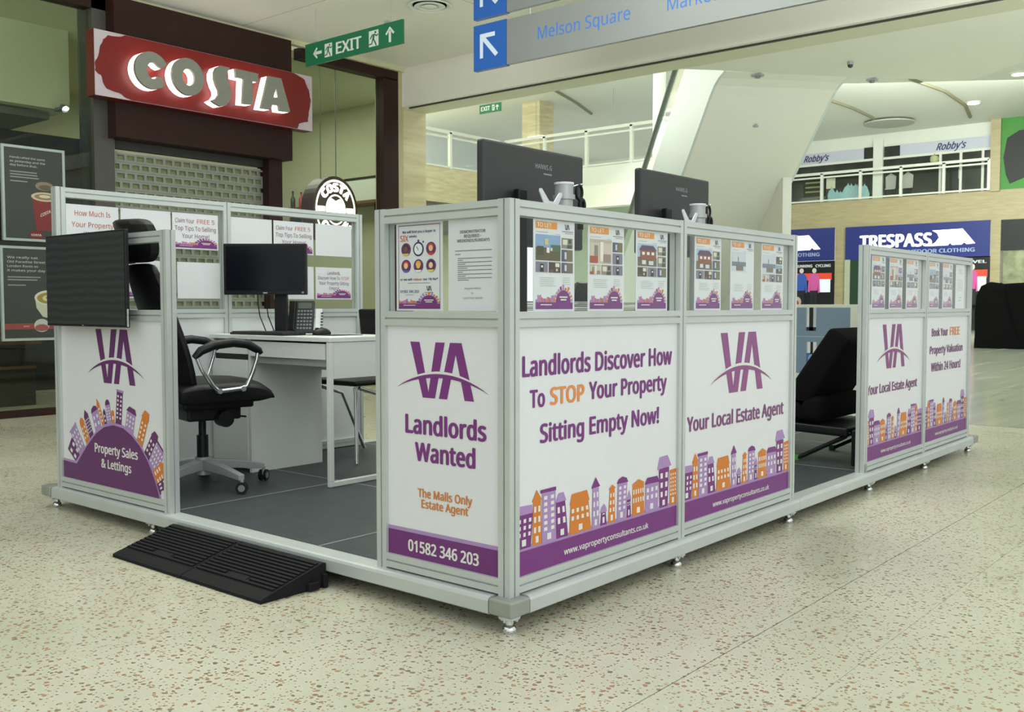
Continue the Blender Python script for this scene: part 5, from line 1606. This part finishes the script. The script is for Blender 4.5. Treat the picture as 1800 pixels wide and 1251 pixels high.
# far wall with the blue shop and the upper shop (plane x = 39.7)
XW = 39.7
far = struct(MB().box(XW, XW + .4, -6, 17.2, 4.33, UPF + .05, TANSTONE).build('wall_far'))
struct(MB().box(XW, XW + .5, 14.43, 14.92, 0, 4.33, TANSTONE).build('trim_15'))
struct(MB().box(XW, XW + .5, 8.30, 8.66, 0, 4.33, TANSTONE).build('trim_16'))
struct(MB().box(XW - .1, XW + .4, 8.36, 8.72, UPF, 8.25, TANSTONE).build('trim_17'))
struct(MB().box(XW, XW + .4, -6, 8.36, UPF + .05, 8.25, mat('green_fascia', '#3f8a35', .5, var=.03)).build('wall_far'))
BLUE = mat('blue_sign_board', '#27337f', .4, var=.02)
LITW = mat('lit_white_letters', '#ffffff', .5, emit=2.0, var=0)
PALEL = mat('pale_blue_letters', '#9fb2dc', .5, var=0)
def blob_text(p, s_, x0, x1, z0, cap, m, bold=.024): p.text(s_, x0, x1, z0, cap, None, 2, bold, m=m)
bs = thing('shop_sign', 'wide blue fascia sign with glowing white letters above the far partition wall', 'sign', (XW, 11.5, 2.93))
box('board', XW - .12, XW, 8.67, 14.42, 2.93, 4.34, BLUE, bs)
p = Print((XW - .125, 14.42, 2.93), (0, -1, 0), (0, 0, 1))
p.STEP = .004
blob_text(p, 'TRESPASS', .62, 3.58, .50, .50, LITW)
p.poly([(3.58, 1.10), (4.75, 1.12), (5.23, .52), (4.9, .50), (4.82, .58), (4.72, .49), (4.36, .49), (4.28, .57), (4.2, .48), (3.45, .47), (3.72, .62), (3.85, .80), (3.78, .98)], None, 2, LITW)
p.text('EXPERIENCE OUTDOOR CLOTHING', .80, 5.22, .20, .15, None, 2, .02, m=PALEL)
p.build('lettering', bs)
bs = thing('shop_sign', 'blue fascia sign end with glowing white peak, left of the tan pier', 'sign', (XW, 16, 2.95))
box('board', XW - .12, XW, 14.93, 20.5, 2.95, 4.36, BLUE, bs)
p = Print((XW - .125, 20.5, 2.95), (0, -1, 0), (0, 0, 1)); p.STEP = .004
p.poly([(3.3, 1.10), (4.45, 1.12), (4.98, .50), (4.7, .49), (4.6, .57), (4.5, .48), (3.2, .46)], None, 2, LITW)
p.text('CLOTHING', 3.65, 4.95, .20, .15, None, 2, .02, m=PALEL)
p.build('lettering', bs)
struct(MB().box(XW + .2, XW + .3, 8.6, 20, 0, 2.95, mat('shop_dark_inside', '#20251f', .7)).build('wall_back'))
def lit(name, col, e): return mat(name, col, .5, emit=e, var=0)
def light_panel(y_left, y_right, z0, z1, label, flip=False):
    t = thing('lightbox_poster', label, 'poster', (XW, (y_left + y_right) / 2, z0), 'backlit sportswear posters in the far shop window')
    box('frame', XW - .06, XW, y_right, y_left, z0, z1, mat('black_lightbox', '#101214', .4), t)
    p = Print((XW - .063, y_left, z0), (0, -1, 0), (0, 0, 1)); p.STEP = .004
    w_, h = y_left - y_right, z1 - z0
    p.text('RUNNING   CYCLING' if not flip else 'TRAVEL', .05 * w_, .92 * w_, .88 * h, .06 * h, None, 1, .02, m=lit('lit_grey', '#b9bfc4', .5))
    p.rect(.0, .95 * w_, .58 * h, .74 * h, None, 1, lit('lit_red', '#c9402c', .55)); p.rect(.62 * w_, .92 * w_, .30 * h, .60 * h, None, 2, lit('lit_pale', '#d5dae4', .5))
    def figure(cx, top, col, skin):
        p.disc(cx, .80 * h, .055 * w_, .06 * h, '#e6d8cc', 4, 12)
        p.poly([(cx - .05 * w_, .74 * h), (cx + .05 * w_, .74 * h), (cx + .13 * w_, .66 * h), (cx + .15 * w_, .30 * h), (cx + .10 * w_, .28 * h), (cx + .09 * w_, .50 * h), (cx + .08 * w_, .33 * h), (cx - .10 * w_, .33 * h), (cx - .09 * w_, .50 * h), (cx - .11 * w_, .30 * h), (cx - .16 * w_, .32 * h), (cx - .14 * w_, .66 * h)], None, 3, col)
        p.poly([(cx - .10 * w_, .34 * h), (cx + .08 * w_, .34 * h), (cx + .07 * w_, .02 * h), (cx + .01 * w_, .02 * h), (cx - .01 * w_, .28 * h), (cx - .03 * w_, .02 * h), (cx - .10 * w_, .02 * h)], '#22252c', 3)
    figure(.20 * w_, 0, lit('lit_blue', '#31509c', .4), None)
    figure(.52 * w_, 0, lit('lit_pink', '#b8508c', .4), None)
    p.disc(.10 * w_, .08 * h, .10 * w_, .12 * h, '#c8c0b4', 4, 14); p.disc(.08 * w_, .05 * h, .06 * w_, .07 * h, '#b8392e', 5, 12)
    p.build('print', t)
light_panel(16.75, 14.93, 1.0, 2.9, 'backlit poster of two runners in blue and pink, left of the tan pier')
light_panel(9.9, 8.67, 1.0, 2.9, 'backlit TRAVEL poster glimpsed right of the far partition wall', True)
struct(MB().box(XW - .1, XW + .1, 12.6, 14.4, 0, 2.93, mat('dark_green_door', '#21402c', .5)).build('door_1'))
struct(MB().box(XW - .14, XW, 14.2, 14.43, 0, 2.95, mat('pale_frame', '#b7bca5', .5)).build('trim_18'))
# window with goods right of the pier
struct(MB().box(XW, XW + .1, -6, 8.28, 3.14, 4.33, mat('black_fascia', '#15181a', .5)).build('trim_19'))
struct(MB().box(XW + .05, XW + .1, -6, 8.2, 0, 3.14, mat('window_goods', '#8a9070', .5, var=.45, scale=2.2)).build('window_3'))
t = thing('wall_emblem', 'black rounded emblem on the green upper wall at the right edge', 'emblem', (XW, 7.2, 5.6))
MB().prism([(0, 0), (-.14, .35), (-.24, 1.0), (-.12, 1.75), (.3, 2.0), (1.3, 2.05), (2.2, 1.6), (2.2, .8), (.9, .35)], (XW - .05, 8.02, 5.72), (0, -1, 0), (0, 0, 1), (1, 0, 0), .04, mat('emblem_black', '#14161a', .5)).build('shape', t)
# upper shop
XR = XW + .0
struct(MB().box(XR + .45, XR + .55, 8.4, 17.6, UPF, 8.25, WHITEP).build('wall_far'))
struct(MB().box(XR + .28, XR + .46, 13.04, 13.44, UPF, 8.0, WHITEP).build('trim_20'))
def upper_bay(yl, yr, sy0, sy1, label, n_):
    WD = mat('dark_window', '#30342f', .15, var=.3, scale=1.5)
    o = struct(MB().box(XR + .40, XR + .44, yr, yl, UPF, 7.2, WD).build('window_%d' % n_))
    mb = MB()
    mb.box(XR + .35, XR + .45, yr, yl, 7.14, 7.24, WHITEP)
    struct(mb.build('trim_%d' % (20 + n_)))
    t = thing('shop_sign', label, 'sign', (XR + .4, (sy0 + sy1) / 2, 7.24))
    box('board', XR + .36, XR + .45, sy1, sy0, 7.24, 7.70, mat('pale_lilac_board', '#c3c8d6', .5), t)
    return t
t = upper_bay(17.4, 13.44, 17.0, 13.87, "pale fascia with dark script lettering above the left upper shop bay", 4)
p = Print((XR + .355, 17.4, 7.24), (0, -1, 0), (0, 0, 1)); p.STEP = .004
NV = mat('navy_script', '#2f3263', .5, var=0)
p.text("Robby's", .85, 1.95, .10, .27, None, 2, .015, italic=.35, m=NV); p.build('lettering', t)
t = upper_bay(13.04, 8.72, 12.35, 8.74, "pale fascia with dark script lettering above the right upper shop bay", 5)
p = Print((XR + .355, 12.35, 7.24), (0, -1, 0), (0, 0, 1)); p.STEP = .004
p.text("Robby's", 1.45, 2.56, .08, .27, None, 2, .015, italic=.35, m=NV); p.build('lettering', t)
for n_, yy in enumerate((10.72, 9.93, 9.10)):
    struct(MB().box(XR + .33, XR + .45, yy - .05, yy + .05, UPF, 7.2, WHITEP).build('trim_%d' % (30 + n_)))
struct(MB().box(XR + .3, XR + .36, 9.96, 10.0, 6.1, 6.5, CHROME).build('trim_33'))
struct(MB().box(XR + .36, XR + .44, 12.36, 13.0, 7.2, 7.68, mat('dark_window', '#30342f', .15)).build('window_6'))
struct(MB().box(XR + .36, XR + .44, 13.47, 13.85, 7.24, 7.72, mat('dark_window', '#30342f', .15)).build('window_7'))
# window contents: plant-like pale blue decoration, menu board, stools
t = thing('window_decoration', 'pale blue leafy window decoration in the left upper shop bay', 'decoration', (XR + .3, 14.9, UPF + .05))
random.seed(12)
mb = MB()
for k in range(46):
    yy = 13.7 + random.random() * 1.6; h = .35 + .55 * random.random() * (1 - abs(yy - 14.6) / 2)
    mb.prism([(-.10, 0), (.10, 0), (.13, h * .6), (random.uniform(-.05, .05), h), (-.12, h * .6)], (XR + .36 - .001 * k, yy, UPF + .06), (0, -1, 0), (0, 0, 1), (-1, 0, 0), .01, mat('ice_blue', '#9cc3c6', .5, var=.12))
o = mb.build('leaves', t); o['kind'] = 'stuff'
t = thing('menu_board', 'dark menu board with pale lettering in the left upper shop window', 'board', (XR + .3, 16, UPF + .3))
box('board', XR + .34, XR + .38, 15.55, 16.6, UPF + .35, 6.55, mat('menu_dark', '#16261f', .6), t)
p = Print((XR + .335, 16.6, UPF + .35), (0, -1, 0), (0, 0, 1)); p.STEP = .003
random.seed(3); lines(p, .15, .9, .65, 3, .2, .07, '#8d8a55'); p.build('print', t)
t = thing('window_notice', 'cream notice beside the dark menu board in the upper window', 'notice', (XR + .3, 15.3, 6.2)); box('sheet', XR + .35, XR + .37, 15.1, 15.5, 6.1, 6.55, CREAM, t)
t = thing('round_lamp', 'round pale lamp glowing dimly in the right upper shop bay', 'lamp', (XR + .3, 10.9, 6.85)); MB().lathe((XR + .32, 10.95, 6.78), [(.02, 0), (.14, .06), (.18, .18), (.14, .3), (.02, .36)], mat('pale_lamp', '#b8bd8c', .5), 16).build('shade', t, smooth=True); MB().cyl((XR + .32, 10.95, 7.14), (XR + .32, 10.95, 7.2), .01, BLACK, n=6).build('cord', t)
for k, yy in enumerate((12.0, 12.7)):
    t = thing('cafe_chair', 'pale chair back in the right upper shop bay, ' + ('nearer the door' if k == 0 else 'nearer the white pier'), 'chair', (XR + .3, yy, UPF), 'chairs in the upper shop window')
    MB().prism([(-.2, .45), (.2, .45), (.22, .95), (0, 1.1), (-.22, .95)], (XR + .38, yy, UPF), (0, -1, 0), (0, 0, 1), (-1, 0, 0), .04, mat('pale_chair', '#a9aba2', .5)).build('backrest', t)
    MB().box(XR + .22, XR + .38, yy - .2, yy + .2, UPF + .41, UPF + .45, mat('pale_chair', '#a9aba2', .5)).build('seat', t)
    MB().box(XR + .24, XR + .27, yy - .18, yy - .15, UPF + .0, UPF + .41, BLACK).box(XR + .24, XR + .27, yy + .15, yy + .18, UPF, UPF + .41, BLACK).build('leg', t)
railing('white balustrade in front of the upper shop bays on the far wall', (XW - .1, 17.2), (XW - .1, 8.75), 5, UPF + .05, 1.22, .055)
# atrium ceiling details
GR = mat('ceiling_groove', '#8d8a72', .7)
def groove(pts, r_, n_):
    mb = MB().tube([(a, b, 8.24) for a, b in pts], r_, GR, 6)
    struct(mb.build('trim_%d' % n_))
groove([(32.0, 12.1), (33.8, 12.0), (36, 12.1), (38.3, 12.5)], .07, 40)
groove([(30.4, 8.84), (33, 8.55), (36, 8.7), (38.5, 9.2)], .07, 41)
groove([(24.5, 18.6), (26.5, 19.2), (28.6, 20.0)], .06, 42)
t = thing('ceiling_disc', 'flat grey disc hung under the atrium ceiling above the script signs', 'disc', (37.6, 11.95, 8.15)); MB().cyl((37.4, 11.9, 8.13), (37.4, 11.9, 8.18), .95, mat('disc_grey', '#b5b7ad', .6), n=32).build('plate', t); MB().cyl((37.4, 11.9, 8.18), (37.4, 11.9, 8.25), .05, GREYM, n=8).build('stem', t)
for k, (x, yy, lb) in enumerate(((35.7, 8.34, 'small bright downlight in the atrium ceiling near the green wall'), (31.9, 6.0, 'larger bright downlight in the atrium ceiling at the right edge'))):
    t = thing('downlight', lb, 'light', (x, yy, 8.2), 'atrium downlights'); MB().lathe((x, yy, 8.2), [(.22, .0), (.25, .02), (.25, .05)], WHITEP, 18).build('ring', t); MB().cyl((x, yy, 8.19), (x, yy, 8.205), .2, mat('downlight_glow', '#ffffff', .5, emit=6, var=0), n=18).build('lens', t)
for k, (x, yy, zz, lb) in enumerate(((23, 19.0, 6.2, 'round bright lamp by the handrail of the escalator'),)):
    pass
for k, (x, yy) in enumerate(((25.5, 16.9), (26.5, 15.0), (25.5, 20.2))):
    t = thing('strip_light', 'slim bright strip light over the far left balcony, ' + ('above the nearer monitor', 'behind the railing glass', 'next to the balcony corner')[k], 'light', (x, yy, 7.0), 'strip lights over the far balcony')
    zz = (6.9, 6.55, 6.95)[k]
    box('diffuser', x - .05, x + .05, yy - .35, yy + .35, zz, zz + .05, mat('strip_glow', '#ffffff', .5, emit=3, var=0), t); MB().cyl((x, yy, zz + .05), (x, yy, 8.25), .01, GREYM, n=6).build('hanger', t)

# ------------------------------------------------------------------ other things on the mall floor
t = thing('covered_stall', 'large stall under a black dust sheet far behind the kiosk on the right', 'stall', (22.6, 3.2, 0))
random.seed(5)
v = []; f = []
nx, rows = 40, [(0, 1.0, .0), (.35, 1.0, .03), (.8, .99, .04), (1.2, .97, .03), (1.42, .93, .02), (1.50, .86, .0)]
x0, x1, y0, y1 = 22.1, 24.2, .8, 4.55
per = []
for k in range(nx):
    t_ = k / nx * 4
    if t_ < 1: per.append((x0, y0 + (y1 - y0) * t_))
    elif t_ < 2: per.append((x0 + (x1 - x0) * (t_ - 1), y1))
    elif t_ < 3: per.append((x1, y1 - (y1 - y0) * (t_ - 2)))
    else: per.append((x1 - (x1 - x0) * (t_ - 3), y0))
cx, cy = (x0 + x1) / 2, (y0 + y1) / 2
for z_, sc_, wv in rows:
    for k, (a, b) in enumerate(per):
        w_ = 1 + wv * math.sin(k * 2.4 + z_ * 2) * .5
        v.append((cx + (a - cx) * sc_ * w_, cy + (b - cy) * sc_ * w_, z_ * (1 + .02 * math.sin(k * 1.3))))
for r_ in range(len(rows) - 1):
    for k in range(nx):
        f.append((r_ * nx + k, r_ * nx + (k + 1) % nx, (r_ + 1) * nx + (k + 1) % nx, (r_ + 1) * nx + k))
f.append(tuple(range((len(rows) - 1) * nx, len(rows) * nx)))
MB().add(v, f, FABRIC).build('dust_sheet', t, smooth=True)
MB().prism([(0, 1.44), (1.2, 1.44), (1.05, .7), (.75, .25), (.35, .2), (.15, .8)], (22.06, 3.9, 0), (0, -1, 0), (0, 0, 1), (-1, 0, 0), .04, FABRIC).build('hanging_fold', t)
# advertising panel seen through the gap
t = thing('advert_panel', 'free standing white framed advert with grooming bottles, seen through the platform gap', 'advert', (8.0, 2.35, 0))
box('frame', 8.0, 8.10, 1.88, 2.95, .06, .988, WHITEP, t, bevel=.004)
box('plinth', 7.98, 8.12, 1.86, 2.97, 0, .06, GREYM, t)
p = Print((7.9992, 2.90, .245), (0, -1, 0), (0, 0, 1))
ww, hh = .845, .71
p.rect(0, ww, 0, hh, '#7d93ab', 1)
def shaver(p, cx, y0, y1, up_):
    h = y1 - y0
    p.rect(cx - .055, cx + .055, y0, y1, '#c5ccd2', 2); p.rect(cx - .022, cx + .022, y0, y1, '#1c2026', 3)
    if up_: p.rect(cx - .055, cx + .055, y0, y0 + .04, '#2a3038', 3); p.rect(cx - .04, cx - .028, y0 + .05, y1, '#eef2f4', 4)
    else: p.rect(cx - .06, cx + .06, y0, y0 + .22, '#46689c', 3); p.disc(cx, y0 + .16, .04, .05, '#7fb4ea', 4, 14); p.rect(cx - .045, cx - .015, y0 + .22, y1, '#e3e8ea', 4); p.rect(cx + .015, cx + .045, y0 + .22, y1, '#e3e8ea', 4)
shaver(p, .42, .46, hh, True); shaver(p, .43, 0, .34, False)
p.rect(.14, .72, .395, .402, '#a9bac9', 2)
p.build('print', t)
# second pale panel beside it
t = thing('white_stand', 'slim white display stand beside the grooming advert', 'stand', (7.7, 1.74, 0))
box('body', 7.7, 7.78, 1.66, 1.83, .03, .985, WHITEP, t, bevel=.004); box('plinth', 7.68, 7.8, 1.64, 1.85, 0, .03, GREYM, t); box('light_strip', 7.696, 7.70, 1.675, 1.70, .6, .93, mat('strip_soft', '#ffffff', .5, emit=1.5, var=0), t)
